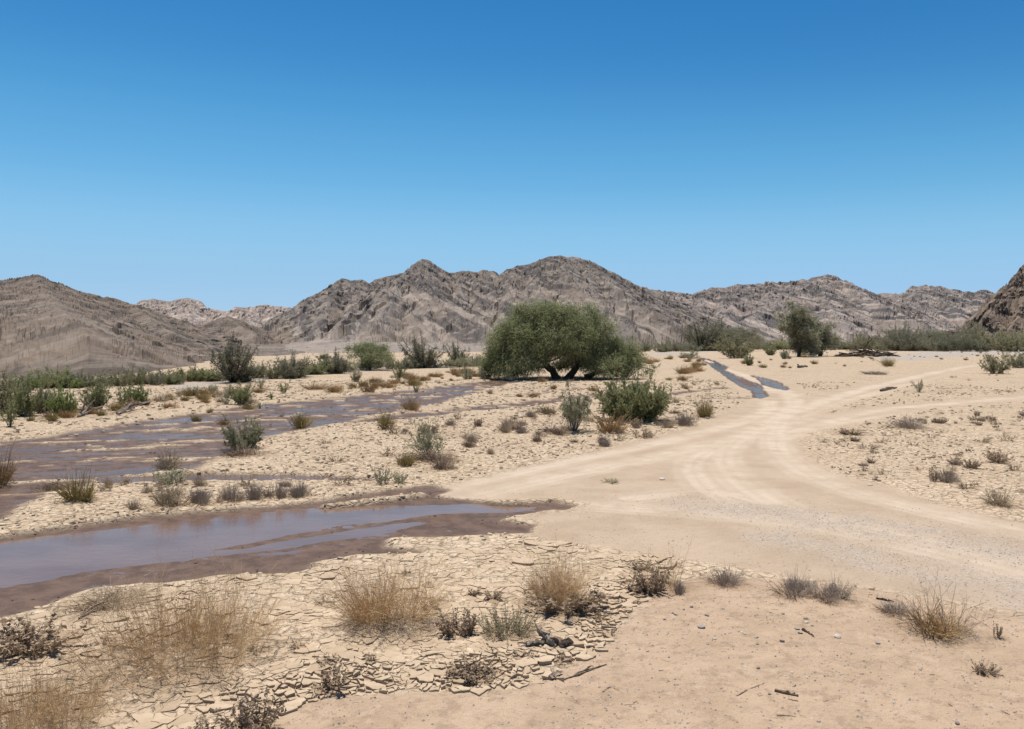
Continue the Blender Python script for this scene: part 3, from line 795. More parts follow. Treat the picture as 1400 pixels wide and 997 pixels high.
# ------------------------------------------------------------------ big acacia
def big_tree():
    px, py = 768, 518
    x, y = G(px, py); s = y / F           # metres per pixel there
    z0 = ground_z(x, y)
    def T(u, v, d=0): return ((u - px) * s, d, (py - v) * s)
    tr = [([T(762, 520), T(757, 508), T(744, 497), T(731, 486, -.5), T(722, 470, -.8)], .33),
          ([T(776, 520), T(783, 508), T(793, 497, .4), T(800, 484, .6), T(806, 466, .5)], .32),
          ([T(800, 517, .2), T(826, 506, .2), T(842, 496), T(852, 484)], .22)]
    def e(u, v, d, a, c, b=None): 
        p = T(u, v, d); return E(p[0], p[1], p[2], a * s, (b or a) * s, c * s)
    el = [e(720, 445, 0, 40, 26), e(755, 434, 0, 42, 21), e(790, 438, 0, 36, 24), e(698, 466, 0, 34, 30), e(735, 466, -2, 38, 26), e(778, 462, -2, 40, 24), e(818, 460, 0, 36, 26),
          e(688, 490, 0, 26, 24), e(714, 490, -2, 28, 20), e(842, 480, 0, 32, 22), e(860, 492, 0, 24, 20), e(876, 505, 0, 13, 11), e(728, 496, -3, 26, 12), e(830, 500, -3, 24, 12), e(884, 509, 0, 10, 8), e(872, 498, 0, 16, 14), e(814, 500, -3, 22, 12), e(700, 506, -2, 26, 8), e(852, 506, -1, 22, 10), e(826, 490, -1, 28, 18), e(745, 421, 0, 24, 9), e(712, 422, 0, 16, 8), e(768, 420, 0, 20, 8),
          e(673, 500, 1, 16, 16), e(663, 504, 1, 12, 14), e(676, 480, 0, 20, 22), e(868, 502, 0, 12, 12), e(752, 448, 3, 58, 32, 40), e(800, 476, 2, 44, 24, 30), e(715, 475, 2, 50, 30, 30), e(848, 503, 1, 20, 14), e(698, 504, -2, 18, 10),
          e(750, 482, -3, 26, 14), e(806, 494, -2, 22, 12), e(775, 480, -3, 22, 12), e(830, 505, 1, 18, 9), e(790, 500, 3, 40, 10), e(690, 505, 3, 26, 12)]
    pr = woody_proto(400, tr, el, 4000, 60, 28, .36, (.42, .045), .85, .2, 'bark', 'leaf_acacia', lrad=.075, twrad=.016, minz=.25, shell=.6, outl=.6, bend=.35, gapfreq=.34, gap=-.30)
    o = bpy.data.objects.new('acacia_tree', None); COL.objects.link(o)
    o.location = (x, y, z0)
    o['label'] = 'large spreading green acacia with two leaning dark trunks beside the mud flats'; o['category'] = 'tree'
    for nm, me in pr:
        c = link(nm, me, o)
        if nm == 'crown': c['kind'] = 'stuff'
    PLANTS.append((x, y, 5.0))
big_tree()

# ------------------------------------------------------------------ the plants one by one: kind, name, x, base y, height, width (photograph pixels), label, category, group
def rows(lst):
    for r in lst: place(*r)
TG, SG, GG, WG = 'trees along the far bank', 'shrubs on the river flats', 'dry grass tufts', 'withered weeds'
rows([
 # trees at the foot of the hills
 ('hazytree0', 'hazy_tree', 318, 523, 57, 66, 'hazy grey-green tree standing alone at the foot of the brown hill', 'tree', TG),
 ('greytwig0', 'leafless_tree', 400, 517, 31, 42, 'dark twiggy bush tree before the gap between the hills', 'tree', TG),
 ('greytwig1', 'leafless_tree', 457, 511, 29, 40, 'rounded dark grey bush tree left of the flat topped tree', 'tree', TG),
 ('tree0', 'umbrella_tree', 507, 506, 38, 60, 'flat topped green tree with a dark shaded middle below the rocky hill', 'tree', TG),
 ('hazytree1', 'hazy_tree', 578, 503, 41, 62, 'broad domed grey-green bush tree between flat topped tree and big acacia', 'tree', TG),
 ('hazytree1', 'hazy_tree', 626, 501, 32, 34, 'small grey tree just left of the big acacia', 'tree', TG),
 ('tree1', 'umbrella_tree', 444, 494, 10, 13, 'tiny bright green tree far off on the pale hill foot', 'tree', TG),
 ('hazytree1', 'hazy_tree', 958, 480, 40, 58, 'bare grey tree at the head of the stream, left of a similar tree', 'tree', TG),
 ('hazytree0', 'hazy_tree', 984, 479, 36, 50, 'second grey tree behind the head of the stream', 'tree', TG),
 ('dimtree0', 'umbrella_tree', 1012, 480, 32, 60, 'wide grey-green tree behind the olive shrub by the stream', 'tree', TG),
 ('ragged0', 'ragged_tree', 1092, 488, 71, 54, 'tall ragged green tree right of the stream', 'tree', TG),
 ('ragged1', 'ragged_tree', 1121, 487, 52, 54, 'lower green tree leaning on the right of the tall ragged tree', 'tree', TG),
 ('greytwig0', 'leafless_tree', 1235, 478, 33, 48, 'dark half dead tree behind the driftwood pile', 'tree', TG),
 ('dimtree1', 'umbrella_tree', 1268, 478, 26, 40, 'small dark trunked tree right of the half dead tree', 'tree', TG),
 ('greytwig2', 'leafless_tree', 1332, 476, 33, 40, 'grey leafless bush tree below the right hand rock hill', 'tree', TG),
 # shrubs on the flats
 ('bigbush', 'shrub', 868, 575, 66, 94, 'largest dark green shrub, standing beside the road bend', 'shrub', SG),
 ('finesapling', 'sapling', 785, 589, 66, 48, 'slender drooping grey-green sapling left of the largest shrub', 'sapling', SG),
 ('finebush0', 'shrub', 333, 612, 42, 50, 'compact blue-green shrub at the edge of the muddy river', 'shrub', SG),
 ('finebush1', 'shrub', 586, 622, 48, 44, 'thin grey-green shrub with dry grass round its foot', 'shrub', SG),
 ('green0', 'green_weed', 524, 662, 26, 22, 'small leafy green plant at the tip of the brown pool', 'plant', SG),
 ('green1', 'green_weed', 545, 660, 16, 24, 'low sprawling green plant next to the leafy one by the pool', 'plant', SG),
 ('darksapling0', 'sapling', 545, 523, 30, 16, 'narrow conical dark sapling beyond the river', 'sapling', SG),
 ('darksapling1', 'sapling', 569, 535, 14, 9, 'tiny dark sapling on the far water edge', 'sapling', SG),
 ('olivebush1', 'shrub', 486, 522, 17, 15, 'small round olive shrub on the far terrace', 'shrub', SG),
 ('greybush1', 'shrub', 640, 518, 19, 24, 'grey-green shrub at the left skirt of the big acacia', 'shrub', SG),
 ('greybush2', 'shrub', 663, 518, 14, 20, 'low grey shrub touching the big acacia', 'shrub', SG),
 ('bush2', 'shrub', 330, 553, 28, 28, 'dark green bush behind the yellow tuft on the river bank', 'shrub', SG),
 ('sapling1', 'sapling', 308, 553, 27, 24, 'airy sapling left of the dark green river bank bush', 'sapling', SG),
 ('darksapling1', 'sapling', 388, 538, 18, 14, 'little upright sapling on the far bank', 'sapling', SG),
 ('sapling0', 'sapling', 357, 531, 17, 16, 'pale thin sapling before the gap in the hills', 'sapling', SG),
 ('darksapling0', 'sapling', 371, 546, 10, 9, 'small green sprout on the bank between two saplings', 'sapling', SG),
 ('darksapling1', 'sapling', 355, 557, 11, 7, 'small dark sprout standing at the water line', 'sapling', SG),
 ('olivebush0', 'shrub', 266, 541, 13, 17, 'squat olive bush on the pale bank', 'shrub', SG),
 ('greybush0', 'shrub', 290, 536, 10, 13, 'small grey bush right of the squat olive bush', 'shrub', SG),
 ('olivebush2', 'shrub', 8, 566, 56, 58, 'tall dark bush at the edge of the far left thicket', 'shrub', SG),
 ('darksapling0', 'sapling', 14, 583, 36, 22, 'slim sapling in front of the far left thicket', 'sapling', SG),
 ('bush0', 'shrub', 37, 570, 48, 34, 'dark green bush in the far left thicket', 'shrub', SG),
 ('greytwig0', 'leafless_shrub', 61, 566, 34, 30, 'grey half bare shrub between two green bushes', 'shrub', SG),
 ('brightbush0', 'shrub', 86, 569, 44, 36, 'bright green rounded bush left of the fallen branch', 'shrub', SG),
 ('bush2', 'shrub', 130, 561, 46, 36, 'upright dark green bush right of the fallen branch', 'shrub', SG),
 ('darksapling1', 'sapling', 168, 558, 34, 16, 'thin sapling beside the rounded bush on the left bank', 'sapling', SG),
 ('brightbush1', 'shrub', 187, 554, 29, 30, 'rounded green bush beside the fallen grey trunk', 'shrub', SG),
 ('olivebush0', 'shrub', 1005, 490, 33, 50, 'olive shrub at the bend of the stream', 'shrub', SG),
 ('bush1', 'shrub', 1024, 500, 17, 12, 'small upright shrub standing right of the stream', 'shrub', SG),
 ('bush2', 'shrub', 1054, 486, 15, 16, 'small green shrub between the olive shrub and the tall tree', 'shrub', SG),
 ('greybush1', 'shrub', 944, 491, 16, 22, 'grey-green shrub on the left bank of the stream', 'shrub', SG),
 ('dimbush1', 'shrub', 1074, 491, 16, 14, 'dark low shrub at the foot of the tall ragged tree', 'shrub', SG),
 ('olivebush1', 'shrub', 1361, 511, 31, 34, 'olive shrub with visible stems on the right flat', 'shrub', SG),
 ('greybush2', 'shrub', 1394, 503, 28, 36, 'grey-green shrub cut by the right edge of the view', 'shrub', SG),
 ('yellow2', 'dry_grass', 1215, 501, 13, 20, 'small yellow-green clump in front of the driftwood pile', 'grass tuft', GG),
 ('sapling1', 'sapling', 1256, 536, 17, 15, 'lone small sapling near the fallen log on the right flat', 'sapling', SG),
 ('bush0', 'shrub', 1296, 462, 10, 18, 'round dark green bush on the hill foot', 'shrub', SG),
 # dry grass and dead scrub on the flats
 ('orange0', 'dry_grass', 833, 591, 30, 44, 'orange brown dry bush in front of the largest green shrub', 'grass tuft', GG),
 ('brownmound0', 'dead_scrub', 766, 592, 11, 44, 'low brown dead scrub at the foot of the drooping sapling', 'scrub', GG),
 ('mound0', 'dead_scrub', 936, 582, 21, 36, 'grey dead twigs at the road edge right of the largest shrub', 'scrub', GG),
 ('yellow0', 'dry_grass', 963, 571, 30, 28, 'straw yellow tuft near the bend of the road', 'grass tuft', GG),
 ('pale0', 'dry_grass', 912, 585, 14, 20, 'small pale tuft at the road edge below the largest shrub', 'grass tuft', GG),
 ('yellow1', 'dry_grass', 412, 583, 24, 34, 'mustard yellow bush standing in the shallow river', 'grass tuft', GG),
 ('orange1', 'dry_grass', 565, 561, 21, 28, 'orange dry bush at the near edge of the river', 'grass tuft', GG),
 ('yellow2', 'dry_grass', 531, 586, 25, 28, 'pale yellow tuft on the near river bank', 'grass tuft', GG),
 ('orange2', 'dry_grass', 503, 537, 17, 22, 'rusty tuft on the far river bank', 'grass tuft', GG),
 ('yellow0', 'dry_grass', 338, 559, 11, 22, 'yellow tuft hugging the dark green river bank bush', 'grass tuft', GG),
 ('orange0', 'dry_grass', 305, 579, 11, 22, 'brown tuft standing in the river shallows', 'grass tuft', GG),
 ('yellow1', 'dry_grass', 269, 574, 11, 16, 'small yellow tuft on a mud bar in the river', 'grass tuft', GG),
 ('yellow2', 'dry_grass', 286, 564, 8, 11, 'tiny yellow tuft on the upper mud bar', 'grass tuft', GG),
 ('orange2', 'dry_grass', 432, 533, 10, 34, 'wide orange grass on the far terrace', 'grass tuft', GG),
 ('pale1', 'dry_grass', 232, 638, 31, 44, 'brown dry tuft between the river and the pool', 'grass tuft', GG),
 ('yellow0', 'dry_grass', 111, 687, 44, 52, 'yellow flecked dry bush on the strip between river and pool', 'grass tuft', GG),
 ('green1', 'green_weed', 236, 664, 22, 46, 'green topped plant above the dry scrub beside the pool', 'plant', SG),
 ('pale2', 'dry_grass', 228, 692, 36, 50, 'dry scrub below the green topped plant beside the pool', 'grass tuft', GG),
 ('orange1', 'dry_grass', -4, 662, 62, 50, 'tall tan tuft cut by the left edge of the view', 'grass tuft', GG),
 ('brownmound1', 'dead_scrub', 70, 666, 12, 44, 'low dark dead clump on the wet mud', 'scrub', GG),
 ('mound1', 'dead_scrub', 276, 690, 24, 36, 'first grey dead clump of the row along the far pool edge', 'scrub', GG),
 ('mound2', 'dead_scrub', 318, 685, 24, 38, 'second grey dead clump along the far pool edge', 'scrub', GG),
 ('mound0', 'dead_scrub', 347, 683, 28, 34, 'tallest grey dead clump along the far pool edge', 'scrub', GG),
 ('mound2', 'dead_scrub', 376, 680, 22, 34, 'fourth grey dead clump along the far pool edge', 'scrub', GG),
 ('mound1', 'dead_scrub', 408, 677, 20, 38, 'last grey dead clump along the pool edge, nearest the road', 'scrub', GG),
 ('pale1', 'dry_grass', 185, 699, 18, 22, 'small dry tuft left of the dry scrub beside the pool', 'grass tuft', GG),
 ('brownmound0', 'dead_scrub', 600, 629, 16, 66, 'sprawling brown dead scrub right of the thin grey-green shrub', 'scrub', GG),
 ('yellow1', 'dry_grass', 556, 636, 22, 26, 'straw tuft left of the thin grey-green shrub', 'grass tuft', GG),
 ('brownmound1', 'dead_scrub', 335, 622, 14, 60, 'dry brown skirt of scrub below the compact blue-green shrub', 'scrub', GG),
 ('mound0', 'dead_scrub', 1241, 584, 15, 54, 'single grey cushion of dead twigs on the right flat', 'scrub', GG),
 ('mound1', 'dead_scrub', 1194, 512, 6, 32, 'flat grey dead cushion below the driftwood pile', 'scrub', GG),
 ('deadspike0', 'dead_weed', 1276, 660, 19, 14, 'dark upright weed with a few green leaves beside the road', 'weed', WG),
 ('mound2', 'dead_scrub', 1297, 661, 19, 30, 'thin grey twig clump right of the dark upright weed', 'scrub', GG),
 ('pale2', 'dry_grass', 1368, 692, 24, 46, 'dry twiggy clump on the low mound at the road edge', 'grass tuft', GG),
 ('deadleaf0', 'dead_weed', 1365, 632, 14, 34, 'dark weeds on top of the low mound', 'weed', WG),
 ('deadleaf1', 'dead_weed', 1327, 641, 12, 24, 'dark weeds on the left shoulder of the low mound', 'weed', WG),
 ('deadleaf2', 'dead_weed', 1286, 578, 8, 18, 'small dark weed right of the grey cushion', 'weed', WG),
 ('deadleaf0', 'dead_weed', 1162, 592, 8, 34, 'thin dark weeds along the inside of the road bend', 'weed', WG),
 ('green0', 'green_weed', 834, 659, 6, 24, 'flat green plant alone in the middle of the road', 'plant', SG),
 ('green0', 'green_weed', 888, 595, 8, 9, 'tiny green plant at the road edge below the largest shrub', 'plant', SG),
 # foreground
 ('wide0', 'dry_grass', 236, 896, 104, 270, 'big sprawling straw bush on the cracked mud', 'grass tuft', GG),
 ('wide1', 'dry_grass', 30, 985, 100, 220, 'straw bush with orange stems in the near corner', 'grass tuft', GG),
 ('palepile0', 'dry_grass', 150, 824, 30, 116, 'pale bleached twigs lying at the pool edge', 'grass tuft', GG),
 ('deadleaf0', 'dead_weed', 40, 884, 42, 124, 'dark clump of shrivelled leaves below the pool', 'weed', WG),
 ('deadleaf1', 'dead_weed', 338, 997, 48, 86, 'shrivelled brown weed where mud meets bare sand', 'weed', WG),
 ('deadspike1', 'dead_weed', 282, 1004, 30, 50, 'low spiky weed left of the shrivelled brown weed', 'weed', WG),
 ('deadspike0', 'dead_weed', 456, 938, 36, 44, 'small spiky dead weed on thick mud flakes', 'weed', WG),
 ('straw0', 'dry_grass', 538, 852, 88, 150, 'dense upright straw tuft in the middle of the cracked mud', 'grass tuft', GG),
 ('deadleaf2', 'dead_weed', 622, 864, 26, 56, 'curled dead leaves right of the dense straw tuft', 'weed', WG),
 ('deadspike1', 'dead_weed', 640, 866, 34, 20, 'single dark dead stalk left of the olive cushion', 'weed', WG),
 ('deadleaf1', 'dead_weed', 647, 926, 24, 66, 'low dead weed on the mud flakes near the sand', 'weed', WG),
 ('olive0', 'olive_cushion', 694, 867, 36, 82, 'low olive green cushion plant on the cracked mud', 'plant', GG),
 ('straw1', 'dry_grass', 760, 826, 76, 112, 'straw tuft with dark leaves at its base right of the dense one', 'grass tuft', GG),
 ('deadleaf2', 'dead_weed', 775, 832, 30, 106, 'dark dead leaves spread under the right straw tuft', 'weed', WG),
 ('deadleaf0', 'dead_weed', 888, 806, 32, 54, 'brown dead weed below the tall thin straw stalks', 'weed', WG),
 ('tallstraw0', 'dry_grass', 918, 800, 66, 64, 'tall thin straw stalks at the road edge', 'grass tuft', GG),
 ('tallstraw1', 'dry_grass', 892, 800, 58, 50, 'sparse straw stalks growing through the brown dead weed', 'grass tuft', GG),
 ('mound2', 'dead_scrub', 929, 809, 20, 20, 'small grey tuft under the tall straw stalks', 'scrub', GG),
 ('mound0', 'dead_scrub', 994, 796, 22, 56, 'small grey-brown cushion at the road edge', 'scrub', GG),
 ('mound1', 'dead_scrub', 1092, 813, 25, 66, 'left half of the long grey cushion along the road', 'scrub', GG),
 ('mound2', 'dead_scrub', 1138, 821, 26, 58, 'right half of the long grey cushion along the road', 'scrub', GG),
 ('twigbush0', 'dry_bush', 1280, 862, 74, 104, 'straggly dry bush with bare twigs beside the road', 'bush', GG),
 ('orange2', 'dry_grass', 1268, 862, 34, 84, 'matted rusty grass under the straggly dry bush', 'grass tuft', GG),
 ('mound0', 'dead_scrub', 1222, 838, 16, 50, 'grey twigs at the left foot of the straggly dry bush', 'scrub', GG),
 ('deadspike1', 'dead_weed', 1362, 868, 20, 14, 'tiny dead sprig right of the straggly dry bush', 'weed', WG),
 ('deadleaf2', 'dead_weed', 1346, 918, 12, 34, 'thin withered sprig on the bare sand', 'weed', WG),
])

# bushes in the far thickets: each on its own, indistinct at this distance
def thicket(spec, label, group):
    ORD = 'first second third fourth fifth sixth seventh eighth ninth tenth eleventh twelfth thirteenth fourteenth fifteenth sixteenth seventeenth eighteenth nineteenth twentieth'.split() + ['twenty-' + w for w in 'first second third fourth fifth sixth seventh eighth ninth'.split()] + ['thirtieth'] + ['thirty-' + w for w in 'first second third fourth fifth sixth seventh eighth ninth'.split()]
    inview = [q for q in sorted(spec, key=lambda q: q[1]) if -4 < q[1] < 1404]
    for q in inview: place(q[0], 'thicket_bush', *q[1:], label + ', ' + ORD[inview.index(q)] + ' from the left', 'bush', group)
rr = random.Random(5)
def band(x0, x1, y0, y1, step, h0, h1, kinds, w=1.4, jit=2):
    out = []; x = x0
    while x < x1:
        f = (x - x0) / (x1 - x0); h = rr.uniform(h0, h1)
        out.append((rr.choice(kinds), x + rr.uniform(-3, 3), y0 + (y1 - y0) * f + rr.uniform(-jit, jit), h, h * rr.uniform(w * .8, w * 1.3)))
        x += step * rr.uniform(.7, 1.3)
    return out
thicket(band(-30, 255, 535, 524, 11, 12, 28, ['bush0', 'olivebush1', 'olivebush0', 'brightbush2', 'dimbush0', 'bush2', 'greybush1', 'greytwig1']), 'green bush in the thicket under the left hill', 'thicket under the left hill')
thicket(band(255, 440, 522, 512, 13, 12, 22, ['olivebush1', 'dimbush0', 'bush1', 'olivebush2', 'greybush1'], 1.7), 'low bush before the gap in the hills', 'thicket before the gap')
thicket(band(440, 660, 508, 500, 15, 9, 16, ['dimbush0', 'olivebush1', 'dimbush2', 'greybush0'], 1.9), 'low bush under the central hill', 'thicket below the central hill')
thicket(band(875, 1085, 481, 478, 11, 8, 15, ['dimbush0', 'olivebush1', 'bush2', 'dimbush2'], 2.0, 1), 'distant bush behind the stream', 'thicket behind the stream')
thicket(band(1120, 1420, 478, 478, 9, 8, 24, ['dimbush0', 'dimbush1', 'olivebush1', 'dimbush2', 'bush1'], 1.8, 1), 'distant bush under the far right hills', 'thicket below the far right hills')
thicket(band(1225, 1440, 480, 480, 15, 12, 29, ['greytwig0', 'dimbush1', 'greytwig2', 'dimbush2', 'olivebush2'], 1.5, 1), 'grey scrubby bush edging the right flat', 'scrub edging the right flat')

# small plants sown over the flats, each one its own object
def sow(poly, n, kinds, name, label, cat, group, h, w, seed):
    rng = np.random.RandomState(seed); pl = GP(poly); lo, hi = pl.min(0), pl.max(0); k = 0; tries = 0
    while k < n and tries < 60:
        tries += 1
        P = np.stack([rng.uniform(lo[0], hi[0], 400), rng.uniform(lo[1], hi[1], 400)], 1)
        P = P[sdf_poly(P, pl) < 0]
        if not len(P): continue
        H, f = floor_fields(P)
        ok = (f['wet'] < .2) & (f['road'] < .15) & (f['sand'] < .9)
        for p in P[ok][:max(1, n // 4)]:
            if k >= n: break
            if any((p[0] - q[0]) ** 2 + (p[1] - q[1]) ** 2 < (.45 * q[2]) ** 2 for q in PLANTS): continue
            hm = rng.uniform(*h); mpp = p[1] / F
            kd = kinds[rng.randint(len(kinds))]; hs = (hm - h[0]) / (h[1] - h[0])
            what = {'speck': 'sparse', 'deadl': 'leafy brown', 'mound': 'grey twiggy', 'brown': 'brown cushion-like', 'orang': 'rusty', 'pale': 'pale', 'yello': 'yellowish', 'deads': 'spiky'}.get(kd[:5].rstrip('0123456789'), 'thin')
            place(kd, name, 0, 0, hm / mpp, hm * rng.uniform(*w) / mpp, ('tiny ' if hs < .33 else 'small ' if hs < .7 else 'taller ') + what + ' ' + label, cat, group, base=(p[0], p[1])); k += 1
SP = ['speck0', 'speck1', 'speck2', 'speck3', 'deadleaf0', 'mound1']
sow([(1105,605),(1180,580),(1400,560),(1400,690),(1260,668),(1130,630)], 60, SP, 'dead_weed', 'withered weed on the flat inside the road bend', 'weed', 'weeds on the right flat', (.10, .26), (1.2, 2.4), 1)
sow([(1110,545),(1250,520),(1400,500),(1400,545),(1200,562)], 12, SP, 'dead_weed', 'weed between the two right hand tracks', 'weed', 'weeds between the right tracks', (.10, .22), (1.3, 2.4), 2)
sow([(440,600),(620,570),(900,560),(960,575),(860,605),(640,650),(450,640)], 55, SP + ['pale0', 'mound0', 'brownmound0'], 'dead_weed', 'weed on the flat between river and road', 'weed', 'weeds between river and road', (.14, .38), (1.2, 2.6), 3)
sow([(640,530),(880,510),(1000,520),(1000,560),(700,590)], 30, ['pale0', 'orange1', 'speck0', 'yellow1', 'speck2'], 'dry_grass', 'tuft on the flat before the big acacia', 'grass tuft', 'tufts before the big acacia', (.2, .5), (1.2, 2.4), 4)
sow([(880,492),(960,486),(985,520),(900,525)], 22, ['orange0', 'orange1', 'orange2', 'yellow0'], 'dry_grass', 'tuft left of the stream', 'grass tuft', 'orange tufts left of the stream', (.5, 1.1), (1.4, 2.6), 5)
sow([(1000,497),(1080,487),(1200,486),(1180,500),(1060,508)], 18, ['orange0', 'orange1', 'yellow2', 'speck1'], 'dry_grass', 'tuft on the flat right of the stream', 'grass tuft', 'orange tufts right of the stream', (.3, .8), (1.4, 2.6), 6)
sow([(1100,510),(1130,492),(1240,484),(1420,480),(1420,498),(1250,504)], 34, ['pale0', 'speck1', 'yellow2', 'mound1', 'speck3', 'orange1'], 'dry_grass', 'tuft on the plain beyond the right track', 'grass tuft', 'tufts beyond the right track', (.2, .55), (1.4, 2.8), 11)
sow([(360,545),(560,512),(660,507),(660,520),(560,530),(430,545)], 46, ['orange0', 'orange1', 'pale1', 'yellow1', 'orange2'], 'dry_grass', 'dry tuft on the far river bank', 'grass tuft', 'rusty tufts on the far bank', (.25, .65), (1.4, 2.6), 7)
sow([(0,585),(0,560),(150,555),(250,540),(360,528),(360,550),(250,562)], 40, ['orange0', 'pale1', 'yellow1', 'orange2', 'speck0'], 'dry_grass', 'dry tuft on the left bank before the thicket', 'grass tuft', 'tufts on the left bank', (.25, .6), (1.4, 2.6), 8)
sow([(150,690),(120,665),(300,655),(480,655),(470,672),(300,692)], 16, ['speck0', 'pale0', 'mound1', 'speck3'], 'dead_weed', 'weed on the strip between river and pool', 'weed', 'weeds between river and pool', (.15, .3), (1.3, 2.4), 9)
sow([(130,830),(450,790),(900,765),(880,830),(780,920),(450,940),(150,980)], 26, ['speck0', 'speck1', 'speck2', 'deadspike0'], 'dead_weed', 'dead sprig between the near mud plates', 'weed', 'sprigs among the mud plates', (.06, .14), (1.2, 2.6), 10)

# ------------------------------------------------------------------ ground sheet
def ground():
    ry = np.concatenate([np.linspace(1010, 474, 500)])
    r_in = CH * F / (ry - HZ)
    radii = np.concatenate([[0.6, 1.5, 2.6, 3.6, 4.6, 5.6, 6.4], r_in[r_in > 6.6], [720, 860, 1050, 1300, 1700, 2300, 3200, 4500, 7000, 12000]])
    th = np.concatenate([np.radians(np.linspace(-37, 37, 760)), np.radians(np.arange(40, 321, 5))])
    R, TH = np.meshgrid(radii, th, indexing='ij')
    X, Y = R * np.sin(TH), R * np.cos(TH)
    P = np.stack([X.ravel(), Y.ravel()], 1)
    H, f = floor_fields(P)
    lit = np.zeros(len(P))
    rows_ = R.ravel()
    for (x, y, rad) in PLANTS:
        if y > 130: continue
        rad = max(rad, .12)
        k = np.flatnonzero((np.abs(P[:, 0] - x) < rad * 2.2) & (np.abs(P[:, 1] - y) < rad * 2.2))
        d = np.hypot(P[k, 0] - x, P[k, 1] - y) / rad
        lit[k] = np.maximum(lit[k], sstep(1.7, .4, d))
    nr, nc = R.shape
    V = np.stack([P[:, 0], P[:, 1], H], 1)
    i = np.arange(nr * nc).reshape(nr, nc)
    a, b = i[:-1], i[1:]
    Q = np.stack([a, b, np.roll(b, -1, 1), np.roll(a, -1, 1)], -1).reshape(-1, 4)[:, ::-1]
    cen = len(V); V = np.vstack([V, [0, 0, 0]])
    T = np.stack([np.full(nc, cen), i[0], np.roll(i[0], -1)], 1)[:, ::-1]
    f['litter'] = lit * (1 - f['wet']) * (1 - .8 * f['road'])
    att = {k: np.append(v, 0) for k, v in f.items()}
    me = make_mesh('ground', V, Q, T, att, True, M['ground'])
    o = link('ground', me, kind='structure')
    o['label'] = 'pale cracked mud flats crossed by a sandy track'
    return o
GROUND = ground()

# water: one level sheet per stretch, shorelines where the floor rises through it
def sheet(name, pts, label, mat='water'):
    pl = GP(pts); n = len(pl)
    V = np.column_stack([pl, np.full(n, WATER_Z)])
    bmv = [tuple(v) for v in V]
    me = bpy.data.meshes.new(name); me.from_pydata(bmv, [], [list(range(n))]); me.update()
    if me.polygons[0].normal.z < 0: me.flip_normals()
    me.materials.append(M[mat])
    o = link(name, me, kind='structure'); o['label'] = label
sheet('pool_water', [(-260,740),(0,722),(300,686),(520,664),(610,655),(830,680),(830,706),(745,736),(600,757),(460,782),(150,815),(0,850),(-260,910)], 'brown pool of floodwater reaching across the track')
sheet('river_water', [(-260,625),(0,592),(200,566),(420,539),(680,512),(900,508),(900,550),(640,572),(560,592),(400,606),(540,648),(540,662),(400,660),(140,668),(60,690),(0,722),(-260,760)], 'shallow brown river spread over the mud flats', 'river')
sheet('stream_water', [(880,552),(880,534),(960,520),(940,487),(965,483),(1010,500),(1070,510),(1100,528),(1060,552)], 'narrow stream running down the far track', 'stream')

# ------------------------------------------------------------------ cracked mud plates in front
def clip(poly, px, py, nx, ny):
    out = []
    n = len(poly)
    for i in range(n):
        a, b = poly[i], poly[(i + 1) % n]
        da = (a[0] - px) * nx + (a[1] - py) * ny; db = (b[0] - px) * nx + (b[1] - py) * ny
        if da <= 0: out.append(a)
        if (da < 0 < db) or (db < 0 < da):
            t = da / (da - db); out.append((a[0] + (b[0] - a[0]) * t, a[1] + (b[1] - a[1]) * t))
    return out

